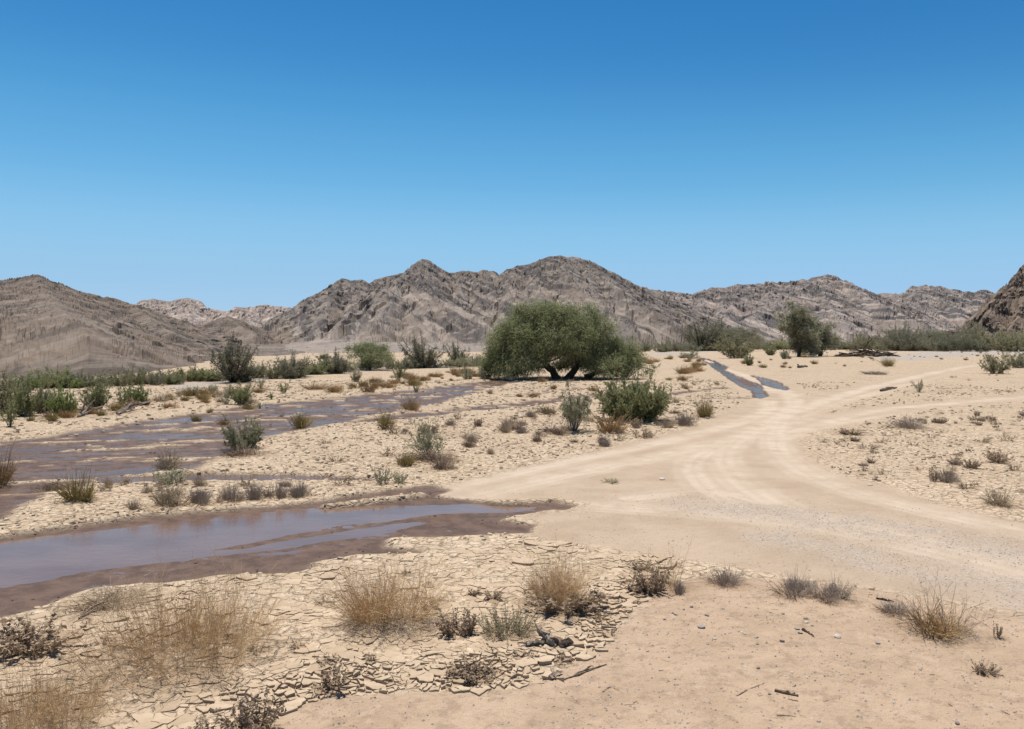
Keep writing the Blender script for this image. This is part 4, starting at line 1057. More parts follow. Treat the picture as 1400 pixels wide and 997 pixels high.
def mud_plates():
    rng = np.random.RandomState(12)
    lo, hi = PLATE_ZONE.min(0), PLATE_ZONE.max(0)
    lo = np.maximum(lo, (-7.0, 5.8))
    C = np.stack([rng.uniform(lo[0], hi[0], 16000), rng.uniform(lo[1], hi[1], 16000)], 1)
    C = C[sdf_poly(warp(C), PLATE_ZONE) < .12]
    edge = sdf_poly(C, SAND)
    size = (.23 + .08 * fbm(C[:, 0] * .8, C[:, 1] * .8, 2)) * (.62 + .38 * sstep(.3, 2.2, edge))
    cell = {}; pts = []; rs = []
    for p, s in zip(C, size):
        s = max(.12, s * rng.uniform(.7, 1.35)); k = (int(p[0] // .4), int(p[1] // .4)); ok = True
        for i in range(-1, 2):
            for j in range(-1, 2):
                for q in cell.get((k[0] + i, k[1] + j), ()):
                    if (pts[q][0] - p[0]) ** 2 + (pts[q][1] - p[1]) ** 2 < (.5 * (s + rs[q])) ** 2: ok = False
        if ok: cell.setdefault(k, []).append(len(pts)); pts.append((p[0], p[1])); rs.append(s)
    A = np.array(pts)
    out = []
    def split(poly, depth):
        P = np.array(poly); c = P.mean(0); ext = P.max(0) - P.min(0)
        if depth == 0 or max(ext) < .10 or rng.rand() < .18: return [poly]
        # break across the longer side, not quite through the middle
        w, vec = np.linalg.eigh(np.cov((P - c).T)); n = vec[:, 1] + rng.randn(2) * .45; n /= np.hypot(*n)
        o = c + n * rng.uniform(-.12, .12) * max(ext)
        r = []
        for sg in (1, -1):
            q = clip(poly, *o, *(n * sg))
            if len(q) >= 3: r += split(q, depth - 1)
        return r
    for i, (x, y) in enumerate(pts):
        d = np.hypot(A[:, 0] - x, A[:, 1] - y); nb = np.argsort(d)[1:18]
        poly = [(x - .4, y - .4), (x + .4, y - .4), (x + .4, y + .4), (x - .4, y + .4)]
        for j in nb:
            if d[j] > .8: break
            nx, ny = (A[j] - A[i]) / d[j]
            poly = clip(poly, (x + A[j, 0]) / 2, (y + A[j, 1]) / 2, nx, ny)
        if len(poly) < 3: continue
        sub = split(poly, 3)
        tl = rng.randn(2)
        for sp in sub: out.append((np.array(sp), np.array((x, y)), tl, len(sub)))
    CC = np.array([o[0].mean(0) for o in out])
    H, f = floor_fields(CC)
    rough = fbm(CC[:, 0] * .55 + 3, CC[:, 1] * .55, 3); edge = sdf_poly(CC, SAND)
    bury = fbm(CC[:, 0] * 1.3 + 9, CC[:, 1] * 1.3, 3) + .42 - .25 * sstep(1.6, .4, edge) + .35 * fbm(CC[:, 0] * 4, CC[:, 1] * 4, 2); near = [q for q in PLANTS if q[1] < 16]
    made = []
    for i, (P, pc, tl, ns) in enumerate(out):
        if f['wet'][i] > .15 or f['plate'][i] < .3: continue
        c = CC[i]
        loose = float(np.clip(sstep(1.5, .2, edge[i]) * .9 + max(0, rough[i]) * .9 - .05, 0, 1))
        if rng.rand() < .03 + .13 * loose: continue
        under = min([math.hypot(c[0] - q[0], c[1] - q[1]) / max(q[2], .1) for q in near] or [9])
        if under < .5 and rng.rand() < .6: continue
        gap = .0012 + (.006 + .006 * rng.rand()) * loose + .004 * rng.rand() ** 3
        ring = []
        for k in range(len(P)):
            a, b = P[k], P[(k + 1) % len(P)]; l = np.hypot(*(b - a))
            if l < .012: continue
            ring.append(a + rng.randn(2) * .004)
            if l > .05:
                nn = np.array([-(b - a)[1], (b - a)[0]]) / l
                for tq in ((.3, .68) if l > .12 else (.5,)): ring.append(a * (1 - tq) + b * tq + nn * rng.randn() * l * .06)
        ring = np.array(ring); n = len(ring)
        if n < 4: continue
        rad = np.hypot(*(ring - c).T)[:, None]
        ring = c + (ring - c) * np.clip(1 - gap / np.maximum(rad, .02), .5, 1)
        th = (.008 + .016 * loose) * rng.uniform(.5, 1.5) - max(0, bury[i]) * .024
        if th < -.008: continue
        tilt = tl * (.012 + .05 * loose) + rng.randn(2) * (.008 + .06 * loose)
        curl = (.002 + .012 * loose) * rng.rand() ** 1.5
        off = (c - pc) @ tilt
        def z(q, r): return (q - c) @ tilt + curl * (r / .09) ** 2
        rr_ = np.hypot(*(ring - c).T)
        top = np.column_stack([ring - c, th + z(ring, rr_) + rng.randn(n) * .0015])
        innr = c + (ring - c) * .9
        inn = np.column_stack([innr - c, th + .003 + z(innr, rr_ * .9)])
        bot = np.column_stack([(ring - c) * .94, np.full(n, -.03)])
        V = np.vstack([[[0, 0, th + .003]], inn, top, bot]); V[:, 2] += np.clip(off, -.02, .02)
        k = np.arange(n); k2 = (k + 1) % n
        T = np.stack([np.zeros(n, int), 1 + k, 1 + k2], 1)
        Qs = np.vstack([np.stack([1 + k, 1 + n + k, 1 + n + k2, 1 + k2], 1), np.stack([1 + n + k, 1 + 2 * n + k, 1 + 2 * n + k2, 1 + n + k2], 1)])
        ar = 0.5 * abs(np.sum(ring[:, 0] * np.roll(ring[:, 1], -1) - ring[:, 1] * np.roll(ring[:, 0], -1)))
        vis = ar / (c[1] ** 3) * (abs(c[0] / c[1]) < .66) * (c[1] > 7.0) * (.4 + .6 * (th > .004))
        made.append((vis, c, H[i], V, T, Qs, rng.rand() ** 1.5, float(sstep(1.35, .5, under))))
    made.sort(key=lambda o: -o[0])
    for vis, c, h, V, T, Qs, tone, lt in made[:300]:
        me = make_mesh('mud_plate', V, Qs, T, {'tone': np.full(len(V), tone), 'litter': np.full(len(V), lt)}, False, M['plate'])
        o = link('mud_plate', me, GROUND); o.location = (c[0], c[1], h)
    m = MB()
    lts = []
    for vis, c, h, V, T, Qs, tone, lt in made[300:]: m.add(V + np.array([c[0], c[1], h]), Qs, T, tone); lts += [lt] * len(V)
    me = m.mesh('cracked_mud', M['plate'])
    at = me.attributes.new('litter', 'FLOAT', 'POINT'); at.data.foreach_set('value', np.array(lts, np.float32))
    link('cracked_mud', me, GROUND, kind='stuff')
mud_plates()

# loose mud flakes and clods farther out: too many and too small to pick apart
def clods():
    rng = np.random.RandomState(21)
    m = MB()
    def batch(r0, r1, dens, s0, s1, thick, wet=False):
        ang = .66; n = int(dens * ang * (r1 * r1 - r0 * r0))
        r = np.sqrt(rng.uniform(r0 * r0, r1 * r1, n)); a = rng.uniform(-ang, ang, n)
        P = np.stack([r * np.sin(a), r * np.cos(a)], 1)
        cl = fbm(P[:, 0] * .35, P[:, 1] * .35, 3)
        right = (P[:, 0] > .25 * P[:, 1]) * .22
        P = P[(cl + rng.rand(n) * .9) > .34 + right]
        H, f = floor_fields(P)
        ok = (f['wet'] < .12) & (f['road'] < .25) & (f['sand'] < .5) & (f['plate'] < .4) & (f['pale'] < .5)
        if wet: ok = (f['wet'] > .12) & (H > -.075) & (rng.rand(len(P)) < .25 + 1.2 * sstep(-.06, -.01, H))
        P, H = P[ok], H[ok]; n = len(P)
        k = 6; th = np.arange(k) * 2 * np.pi / k
        s = rng.uniform(s0, s1, n)[:, None] * .5
        rad = s * rng.uniform(.65, 1.25, (n, k)); rot = rng.rand(n, 1) * 6.28
        x = P[:, 0:1] + rad * np.cos(th + rot); y = P[:, 1:2] + rad * np.sin(th + rot)
        h = thick * rng.uniform(.4, 1.3, (n, 1)); tx, ty = rng.randn(2, n, 1) * .09
        zt = H[:, None] + h + (x - P[:, 0:1]) * tx + (y - P[:, 1:2]) * ty
        f_ = rng.uniform(.5, .8, (n, 1)); top = np.stack([P[:, 0:1] + (x - P[:, 0:1]) * f_, P[:, 1:2] + (y - P[:, 1:2]) * f_, zt], 2); bot = np.stack([x, y, np.broadcast_to(H[:, None] - .012, x.shape)], 2)
        V = np.concatenate([top, bot], 1).reshape(-1, 3); b = (np.arange(n) * 12)[:, None]
        i = np.arange(k); j = (i + 1) % k
        q = np.stack([b + i, b + i + k, b + j + k, b + j], -1).reshape(-1, 4)
        tq = np.concatenate([np.stack([b + 0, b + 1, b + 2, b + 3], -1).reshape(-1, 4), np.stack([b + 0, b + 3, b + 4, b + 5], -1).reshape(-1, 4)])
        m.add(V, np.vstack([q, tq]), None, np.repeat(rng.rand(n), 12))
    batch(11, 20, 26, .03, .16, .022)
    batch(20, 36, 15, .05, .22, .032)
    batch(36, 75, 4, .10, .36, .055)
    link('mud_clods', m.mesh('mud_clods', M['plate']), GROUND, kind='stuff')
    m = MB(); batch(10, 21, 30, .02, .10, .009, True); batch(21, 50, 4, .06, .24, .016, True)
    link('wet_mud_crumbs', m.mesh('wet_mud_crumbs', M['wet_mud']), GROUND, kind='stuff')
clods()

# ------------------------------------------------------------------ stones, sticks, driftwood
def stone_mesh(seed, tone):
    import bmesh
    bm = bmesh.new(); bmesh.ops.create_icosphere(bm, subdivisions=2, radius=.5)
    r = np.random.RandomState(seed); ax = r.randn(5, 3)
    for v in bm.verts:
        d = np.array(v.co); s = 1 + .16 * sum(math.sin(3.1 * float(d @ a) + i) for i, a in enumerate(ax)) / 2
        for a in ax[:4]:
            q = a / np.linalg.norm(a); t = float(d @ q)
            if t > .33: s *= .33 / t if t > 0 else 1
        v.co = Vector(d * s); v.co.z *= .62
    me = bpy.data.meshes.new('stone'); bm.to_mesh(me); bm.free()
    at = me.attributes.new('tone', 'FLOAT', 'POINT'); at.data.foreach_set('value', np.full(len(me.vertices), tone, np.float32))
    me.materials.append(M['stone']); return me
ST = {'dark': [stone_mesh(i, .08 + .06 * i) for i in range(3)], 'grey': [stone_mesh(5 + i, .35 + .08 * i) for i in range(3)], 'white': [stone_mesh(9 + i, .9) for i in range(2)]}
def stone(px, py, w, kind, label, group='stones on the bare sand'):
    x, y = G(px, py); s = w * y / F
    o = link('stone', ST[kind][rngp.randint(len(ST[kind]))]); o.location = (x, y, ground_z(x, y) + s * .12)
    o.scale = (s, s * rngp.uniform(.7, 1), s * rngp.uniform(.7, 1.1)); o.rotation_euler = (rngp.uniform(-.2, .2), rngp.uniform(-.2, .2), rngp.rand() * 6.28)
    o['label'] = label; o['category'] = 'stone'; o['group'] = group
stone(959, 859, 10, 'grey', 'largest rounded grey stone on the bare sand left of the pale bump')
stone(1145, 871, 12, 'white', 'biggest white stone on the bare sand')
for px, py, w in [(1018,868,5),(1014,866,5),(978,874,6),(1083,919,5),(1103,851,6),(1103,926,4),(995,845,4)]: stone(px, py, w, 'white', 'small pale stone chip on the bare sand', 'pale stone chips')
for px, py, w in [(945,830,6),(966,842,7),(989,832,5),(1035,882,5),(1036,912,6),(1052,946,6),(1101,846,7),(1070,839,6),(935,833,4),(1060,898,4),(1309,987,9),(778,969,4)]: stone(px, py, w, 'dark', 'small dark stone on the bare sand', 'dark stones')
for px, py, w in [(1070,879,8),(1090,861,7),(1094,867,7),(1086,935,7),(1035,874,6),(920,838,6),(924,840,6),(908,846,7),(1119,981,6),(1200,878,7),(1258,913,6),(1088,860,6),(1110,856,5)]: stone(px, py, w, 'grey', 'small grey stone on the bare sand', 'grey stones')
for px, py, w in [(905,655,9),(1190,663,8)]: stone(px, py, w, 'white', 'pale stone lying on the edge of the dirt road', 'stones by the road')

def grit():
    rng = np.random.RandomState(44); m = MB()
    a = rng.uniform(-.64, .64, 34000); r = np.sqrt(rng.uniform(6.8 ** 2, 19 ** 2, 34000)); P = np.stack([r * np.sin(a), r * np.cos(a)], 1)
    H, f = floor_fields(P)
    cl = fbm(P[:, 0] * .9, P[:, 1] * .9, 3)
    w = np.clip(f['sand'] * (.55 + 1.1 * cl) + f['gravel'] * 1.3 + f['road'] * (.10 + .5 * np.maximum(cl, 0)), 0, 1) * (f['road'] + f['sand'] > .4)
    k = rng.rand(len(P)) < w; P, H = P[k], H[k]; n = len(P)
    base = np.array([(1, 0, 0), (0, 1, 0), (-1, 0, 0), (0, -1, 0), (0, 0, .7), (0, 0, -.5)]) + 0.0
    s = (.005 + .013 * rng.rand(n) ** 2.2)[:, None, None]
    V = base[None] * s * rng.uniform(.6, 1.3, (n, 6, 3)); rot = rng.rand(n) * 6.28; c, sn = np.cos(rot)[:, None], np.sin(rot)[:, None]
    V = np.stack([V[..., 0] * c - V[..., 1] * sn + P[:, 0:1], V[..., 0] * sn + V[..., 1] * c + P[:, 1:2], V[..., 2] + H[:, None] + .002], 2)
    t = np.array([(0, 1, 4), (1, 2, 4), (2, 3, 4), (3, 0, 4), (1, 0, 5), (2, 1, 5), (3, 2, 5), (0, 3, 5)])
    T = (np.arange(n)[:, None, None] * 6 + t[None]).reshape(-1, 3)
    m.add(V.reshape(-1, 3), None, T, np.repeat(.25 + .75 * rng.rand(n) ** 1.5, 6))
    link('gravel', m.mesh('gravel', M['stone']), kind='stuff')
grit()

def debris():
    """crumbs of mud, bark and broken stems on the bare sand: too many to count"""
    rng = np.random.RandomState(45)
    a = rng.uniform(-.62, .62, 5200); r = np.sqrt(rng.uniform(6.8 ** 2, 15 ** 2, 5200)); P = np.stack([r * np.sin(a), r * np.cos(a)], 1)
    H, f = floor_fields(P); cl = fbm(P[:, 0] * 1.1 + 4, P[:, 1] * 1.1, 3)
    k = (f['sand'] > .5) & (f['wet'] < .1) & (rng.rand(len(P)) < .30 + 1.1 * cl); P, H = P[k], H[k]; n = len(P)
    half = n // 2
    m = MB(); l = .02 + .09 * rng.rand(half) ** 2.5; th = rng.rand(half) * 6.28; t = np.linspace(-.5, .5, 3)[None, :, None]
    D = np.stack([np.cos(th), np.sin(th), .12 * rng.randn(half)], 1); B = np.column_stack([P[:half], H[:half] + .006])
    Q = B[:, None] + D[:, None] * l[:, None, None] * t + rng.randn(half, 1, 3) * .012 * t * t
    m.strands(Q, np.full((half, 3), .0028) * (.6 + rng.rand(half, 1)), 3, rng=rng)
    link('plant_litter', m.mesh('plant_litter', M['twig_brown']), kind='stuff')
    m = MB(); q = n - half; base = np.array([(1, 0, 0), (.3, .9, 0), (-.8, .5, 0), (-.7, -.6, 0), (.4, -.9, 0), (.1, 0, .75)]) + 0.0
    s = (.008 + .022 * rng.rand(q) ** 2.5)[:, None, None]; V = base[None] * s * rng.uniform(.6, 1.3, (q, 6, 3)); rot = rng.rand(q) * 6.28; c, sn = np.cos(rot)[:, None], np.sin(rot)[:, None]
    V = np.stack([V[..., 0] * c - V[..., 1] * sn + P[half:, 0:1], V[..., 0] * sn + V[..., 1] * c + P[half:, 1:2], V[..., 2] + H[half:, None]], 2)
    tr = np.array([(i, (i + 1) % 5, 5) for i in range(5)]); T = (np.arange(q)[:, None, None] * 6 + tr[None]).reshape(-1, 3)
    m.add(V.reshape(-1, 3), None, T, np.repeat(rng.rand(q), 6)); me = m.mesh('sand_crumbs', M['plate']); link('sand_crumbs', me, kind='stuff')
debris()

def log_mesh(seed, pts, r0, r1, sides=8, mat='deadwood', knots=True, jag=.12):
    rng = np.random.RandomState(seed); p = np.array(pts, float)
    s = np.linspace(0, len(p) - 1, 12); i = np.minimum(s.astype(int), len(p) - 2); f = (s - i)[:, None]
    P = p[i] * (1 - f) + p[i + 1] * f; P[1:-1] += rng.randn(10, 3) * r0 * .3
    R = np.linspace(r0, r1, 12) * (1 + jag * rng.randn(12))
    m = MB(); m.strands(P[None], R[None], sides, tone=.5, rng=rng)
    fib = 1 + np.clip(1.6 * jag, 0, .35) * rng.randn(sides)
    V = m.V[0].reshape(12, sides, 3); V = P[:, None] + (V - P[:, None]) * fib[None, :, None] + rng.randn(12, sides, 3) * r0 * jag * .2
    m.V[0] = V.reshape(-1, 3)
    n = len(V)
    T = []
    for a, e in ((0, P[0]), (n - sides, P[-1])):
        c = m.n; m.add([e], None, None); 
        for k in range(sides): T.append((a + k, a + (k + 1) % sides, c))
    m.T.append(np.array(T))
    return m.mesh('wood', M[mat], False)

def stick(name, p0, p1, rpx, label, cat='stick', seed=1, lift=0.0, bend=.04, mat='deadwood', fork=None):
    a = np.array(G(*p0)); b = np.array(G(*p1)); s = a[1] / F; r = rpx * s
    o = bpy.data.objects.new(name, None); COL.objects.link(o); z = ground_z(*a); z1 = ground_z(*b)
    o.location = (a[0], a[1], z)
    d = b - a; nrm = np.array([-d[1], d[0]])
    rng = np.random.RandomState(seed)
    mid = d * .5 + nrm * bend
    pts = [(0, 0, r * .8), (*mid, (z1 - z) / 2 + r + lift), (*d, z1 - z + r * .8 + lift)]
    link('stem', log_mesh(seed, pts, r, r * .55, 7, mat), o)
    for j, (t, ex, ez) in enumerate(fork or []):
        q = d * t + nrm * bend * 4 * t * (1 - t); e = q + np.array(ex)
        link('side_branch', log_mesh(seed + 7 + j, [(*q, r), (*(q + e) / 2, r + ez * .6), (*e, max(r * .4, ez))], r * .6, r * .25, 6, mat), o)
    o['label'] = label; o['category'] = cat
    return o
stick('stick', (770, 932), (829, 909), 1.5, 'longest straight pale stick on the sand edge', seed=2, fork=[(.55, (.08, .05), .03)])
stick('driftwood_piece', (752, 932), (768, 922), 4, 'knobbly short piece of driftwood beside the straight stick', 'driftwood', 3, bend=.12, fork=[(.4, (.02, -.09), .02)])
stick('stick', (1059, 942), (1091, 949), 2.2, 'weathered grey stick on open sand', seed=4)
stick('stick', (1097, 862), (1112, 871), 1.6, 'short dark stick among the small stones', seed=5, mat='bark')
stick('stick', (1007, 948), (1040, 934), .7, 'thin dry twig on open sand', seed=6)
stick('stick', (824, 948), (836, 940), .9, 'tiny twig below the straight stick', seed=7)
stick('stick', (1062, 975), (1088, 976), .8, 'thin twig lying near the bottom of the bare sand', seed=8)
stick('stick', (108, 845), (150, 826), 1.5, 'bent grey stick leaning out of the sprawling straw bush', seed=9, lift=.06)
stick('stick', (1198, 820), (1222, 824), 1.5, 'dark stick by the straggly dry bush', seed=10, mat='bark')
stick('fallen_log', (1204, 535), (1226, 531), 1.8, 'dark log lying alone on the right flat', 'log', 11, mat='bark')
stick('fallen_branch', (160, 568), (205, 557), 2.2, 'long fallen grey trunk under the rounded green bush', 'log', 12, lift=.25, mat='bark_grey', fork=[(.3, (.6, .5), .5), (.6, (-.4, .6), .6)])
stick('fallen_branch', (107, 572), (140, 563), 1.8, 'broken fallen branch between the two left bushes', 'log', 13, lift=.2, mat='bark_grey', fork=[(.1, (.2, .4), .8), (.4, (.3, .3), .7)])
stick('driftwood_piece', (1091, 503), (1104, 502), 1.6, 'low dark driftwood right of the stream', 'driftwood', 14, mat='bark', fork=[(.1, (-.1, .1), .5)])
stick('stick', (735, 588), (756, 589), 1.2, 'fallen stick left of the drooping sapling', seed=15, mat='bark')

def stump():
    x, y = G(755, 882); z = ground_z(x, y)
    o = bpy.data.objects.new('driftwood_stump', None); COL.objects.link(o); o.location = (x, y, z)
    link('main_piece', log_mesh(51, [(-.13, .15, .15), (-.05, .07, .12), (.03, -.02, .07), (.11, -.11, .02)], .034, .042, 11, 'deadwood', jag=.24), o)
    link('split_piece', log_mesh(52, [(-.11, .09, .12), (-.04, -.01, .07), (.02, -.09, .01)], .028, .014, 9, 'bark_grey', jag=.24), o)
    link('low_limb', log_mesh(53, [(-.03, .04, .04), (-.18, .02, .05), (-.40, .04, .015)], .024, .009, 8, 'bark_grey', jag=.2), o)
    link('broken_end', log_mesh(54, [(.08, -.11, .04), (.14, -.10, .06), (.21, -.06, .04)], .036, .022, 10, 'bark', jag=.26), o)
    link('splinter', log_mesh(55, [(-.10, .10, .12), (-.13, .14, .17), (-.17, .17, .25)], .018, .005, 6, 'deadwood', jag=.3), o)
    o.rotation_euler = (0, 0, .3)
    o['label'] = 'chunk of cracked driftwood on mud flakes at the sand edge'; o['category'] = 'driftwood'
stump()

def pile():
    rng = np.random.RandomState(61); x, y = G(1192, 488); s = y / F; z = ground_z(x, y)
    o = bpy.data.objects.new('driftwood_pile', None); COL.objects.link(o); o.location = (x, y, z)
    for k in range(60):
        cx = rng.uniform(-33, 30) * s; cy = rng.uniform(-1.5, 2.5); hz = max(.12, (1 - (abs(cx) / (40 * s)) ** 1.5) * rng.uniform(.08, 1.75))
        a = rng.randn() * .55; l = rng.uniform(2.2, 6.5); dx, dy, dz = math.cos(a) * l / 2, math.sin(a) * l / 2, rng.randn() * .45
        link('branch', log_mesh(700 + k, [(cx - dx, cy - dy, max(.08, hz - dz)), (cx, cy, hz + .15), (cx + dx, cy + dy, max(.08, hz + dz))], rng.uniform(.08, .19), .05, 6, 'bark' if k % 3 else 'bark_grey', jag=.15), o)
    o['label'] = 'wide heap of dark driftwood on the right flat'; o['category'] = 'driftwood pile'
    x, y = G(1181, 482); s = y / F
    t = bpy.data.objects.new('dead_tree', None); COL.objects.link(t); t.location = (x, y, ground_z(x, y))
    link('trunk', log_mesh(800, [(0, 0, -.1), (0, 0, 4 * s), (1 * s, 0, 8 * s)], .36, .26, 8, 'bark'), t)
    link('limb', log_mesh(801, [(1 * s, 0, 6 * s), (5 * s, 0, 13 * s), (12 * s, .3, 20 * s)], .26, .10, 7, 'bark'), t)
    link('limb', log_mesh(803, [(5 * s, .1, 13 * s), (6 * s, .2, 18 * s), (9 * s, .4, 24 * s)], .15, .06, 6, 'bark'), t)
    link('limb', log_mesh(802, [(0, 0, 6 * s), (-5 * s, 0, 10 * s), (-9 * s, .2, 16 * s)], .22, .09, 7, 'bark_grey'), t)
    t['label'] = 'forked bare dead tree rising behind the driftwood heap'; t['category'] = 'dead tree'
pile()

# ------------------------------------------------------------------ hills
def hill(sky, Dr, Df, mat, seed, spurs=(), k=.30, ks=.21, apron=.04, steep=.85, rows=(30, 120, 16), step=1.15, rough=1.0, auto=34, strat=.6, label=''):
    """a crest and the spurs running down from it, each with planar falling sides cut by gullies, above a gentle apron"""
    rng = np.random.RandomState(seed * 11 + 3)
    sky = np.array(sky, float); px = np.arange(sky[0, 0], sky[-1, 0] + step, step)
    S = Dr / F; side = steep / k
    def jagged(x, w, am): 
        n = int((sky[-1, 0] - sky[0, 0]) / w) + 4
        return np.interp(x, sky[0, 0] + np.arange(n) * w + rng.rand(n) * w * .6, rng.randn(n) * am)
    cx = np.arange(sky[0, 0], sky[-1, 0] + 2.5, 2.5)
    cpy = np.interp(cx, sky[:, 0], sky[:, 1]) + (jagged(cx, 11, .9) + jagged(cx, 5, .7)) * rough
    crest = np.column_stack([(cx - 700) / F * Dr, np.full(len(cx), float(Dr)), CH + (HZ - cpy) / F * Dr])
    lines = [(crest, 0.0, 1)]
    def spur(pts):
        zr0 = np.interp(pts[0][0], cx, crest[:, 2]); out = []
        for x, y in pts:
            al = (HZ - y) / F; d = (Dr - (zr0 - CH) / ks) / (1 - al / ks); d = min(d, Dr)
            out.append(((x - 700) / F * d, d, CH + al * d))
        p = np.array(out); t = np.linspace(0, len(p) - 1, 6 * len(p)); i = np.minimum(t.astype(int), len(p) - 2); f = (t - i)[:, None]
        p = p[i] * (1 - f) + p[i + 1] * f
        w = np.sin(np.linspace(0, math.pi, len(p)))
        p[:, 0] += rng.randn(len(p)) * 1.2 * S * w; p[:, 2] += rng.randn(len(p)) * .8 * S * w * rough
        lines.append((p, rng.rand() * 90, 1))
    for q in spurs: spur(q)
    x = sky[0, 0] + auto * rng.rand()
    while auto and x < sky[-1, 0]:
        y0 = np.interp(x, sky[:, 0], sky[:, 1]); dr = rng.randn() * 14; n = 4; yb = HZ - (HZ - y0) * rng.uniform(.05, .45)
        spur([(x + dr * (j / n) + rng.randn() * 3 * (j > 0), y0 + (yb - y0) * j / n) for j in range(n + 1)])
        x += auto * rng.uniform(.5, 1.5)
    Df = np.interp(px, [q[0] for q in Df], [q[1] for q in Df]) if isinstance(Df, list) else np.full(len(px), float(Df))
    H = np.interp(px, cx, crest[:, 2]); Hs = np.array([H[max(0, i - 40):i + 41].max() for i in range(len(px))])
    foot = np.maximum(Dr - Hs / k * 1.25, Df + 10)
    ta, tf, tb = np.linspace(0, 1, rows[0])[:, None], np.linspace(0, 1, rows[1])[1:, None] ** .9, np.linspace(0, 1, rows[2])[1:, None]
    D = np.vstack([Df + (foot - Df) * ta, foot + (Dr - foot) * tf, Dr + Hs / k * .9 * tb])
    X = (px[None, :] - 700) / F * D
    P = np.stack([X.ravel(), D.ravel()], 1); N = len(P)
    Z = np.full(N, -1e9); ss = np.zeros(N); dd = np.zeros(N); near = np.full(N, 1e9)
    wx = 3.0 * S * fbm(P[:, 0] / (22 * S) + seed, P[:, 1] / (22 * S), 3); wy = 3.0 * S * fbm(P[:, 0] / (22 * S) + 9, P[:, 1] / (22 * S) - seed, 3)
    Q = P + np.stack([wx, wy], 1) * sstep(0, 12 * S, np.abs(P[:, 1] - Dr))[:, None]
    for ln, s0, _ in lines:
        acc = s0
        lo = ln.min(0); hi = ln.max(0); R = (hi[2] + 4 * S) / k
        sel = np.flatnonzero((Q[:, 0] > lo[0] - R) & (Q[:, 0] < hi[0] + R) & (Q[:, 1] > lo[1] - R) & (Q[:, 1] < hi[1] + R))
        if not len(sel): continue
        q = Q[sel]; bz = np.full(len(sel), -1e9); bs = np.zeros(len(sel)); bd = np.zeros(len(sel))
        for a, b in zip(ln[:-1], ln[1:]):
            e = b[:2] - a[:2]; L = math.hypot(*e) + 1e-6; ew = e * (side, 1); qw = (q - a[:2]) * (side, 1)
            t = np.clip((qw @ ew) / (ew @ ew + 1e-9), 0, 1)
            dist = np.hypot(*(qw - t[:, None] * ew).T)
            z = a[2] + (b[2] - a[2]) * t - k * dist
            m = z > bz; bz[m] = z[m]; bs[m] = acc + t[m] * L; bd[m] = dist[m]; acc += L
        m = bz > Z[sel]; w = sel[m]; Z[w] = bz[m]; ss[w] = bs[m]; dd[w] = bd[m]
    g1 = 2 * np.abs(perlin(ss / (24 * S) + seed, dd / (90 * S))); g2 = 2 * np.abs(perlin(ss / (9 * S) + 5, dd / (32 * S) + seed)); g3 = 2 * np.abs(perlin(ss / (3.8 * S), dd / (10 * S) + 3))
    kg = k * .55 + .16
    Z = Z - kg * (.42 * np.minimum(dd, 60 * S) * g1 + .36 * np.minimum(dd, 22 * S) * g2 + .34 * np.minimum(dd, 8 * S) * g3 * np.exp(-dd / (30 * S)))
    u, v = P[:, 0] / S, Z / S
    rg = sstep(-.25, .3, fbm(u / 34 + seed, v / 26 + P[:, 1] / (60 * S), 4) + .9 * (Z / (Hs[None, :] + 0 * D).ravel() - .42)) * rough
    wl_ = v / 9.0 + u / 13.0 * strat + 1.2 * fbm(u / 30, v / 30 + seed, 4); saw = wl_ - np.floor(wl_); led = np.where(saw < .8, saw / .8, (1 - saw) / .2)
    wl2 = wl_ * 2.3 + fbm(u / 12, v / 12, 3); saw2 = wl2 - np.floor(wl2); led2 = np.where(saw2 < .8, saw2 / .8, (1 - saw2) / .2)
    c1 = cells(u / 9 + v / 30, v / 7 + u / 14 * strat, seed); c2 = cells(u / 4.2, v / 3.4 + u / 7 * strat, seed + 9)
    inner = sstep(0, 5 * S, np.abs(P[:, 1] - Dr)) * .85 + .15
    Z = Z + inner * S * (rg * (2.0 * c1 + 1.1 * c2) + .35 * c2)
    ap = apron * (D - Df[None, :]).ravel() * (1 + .25 * fbm(P[:, 0] / (40 * S), P[:, 1] / (60 * S), 3)) + (.5 + .3 * apron * 20) * S * fbm(P[:, 0] / (14 * S), P[:, 1] / (20 * S), 4) * sstep(0, 40, (D - Df[None, :]).ravel())
    ap = ap * (sstep(0, 90, px - px[0]) * sstep(0, 90, px[-1] - px))[None, :].repeat(len(D), 0).ravel() - .5
    ap = ap + sstep(6, 40, (D - Df[None, :]).ravel()) * S * (1.1 * ridged(P[:, 0] / (17 * S), P[:, 1] / (48 * S), 4) + .9 * c2 * .5)
    on_ap = sstep(-1.5 * S, 2.0 * S, ap - Z); Z = np.maximum(Z, ap)
    dsh = inner * (1 - .8 * on_ap) * min(1.0, .25 + k / .45) * S * (rg * (1.0 * c1 + .8 * c2 + 2.2 * led + 1.3 * led2) + .7 * led2 + .3 * c2)
    Y = P[:, 1] - dsh; X = P[:, 0] * Y / P[:, 1]
    Z = -1.0 + (Z + 1.0) * sstep(-2, 26, (D - Df[None, :]).ravel())
    Z = Z.reshape(D.shape); Z[0] = -1.5; Z[-1] = np.minimum(Z[-1], -1.5); Z = Z.ravel()
    nr, nc = D.shape
    i = np.arange(nr * nc).reshape(nr, nc)
    Qd = np.stack([i[:-1, :-1], i[:-1, 1:], i[1:, 1:], i[1:, :-1]], -1).reshape(-1, 4)
    me = make_mesh('hill', np.stack([X, Y, Z], 1), Qd, None, {'crag': rg, 'scree': on_ap}, False, mat)
    at = me.attributes.new('surf', 'FLOAT_VECTOR', 'POINT'); at.data.foreach_set('vector', (np.stack([X, Y * .5, Z], 1) / (100 * S)).astype(np.float32).ravel())
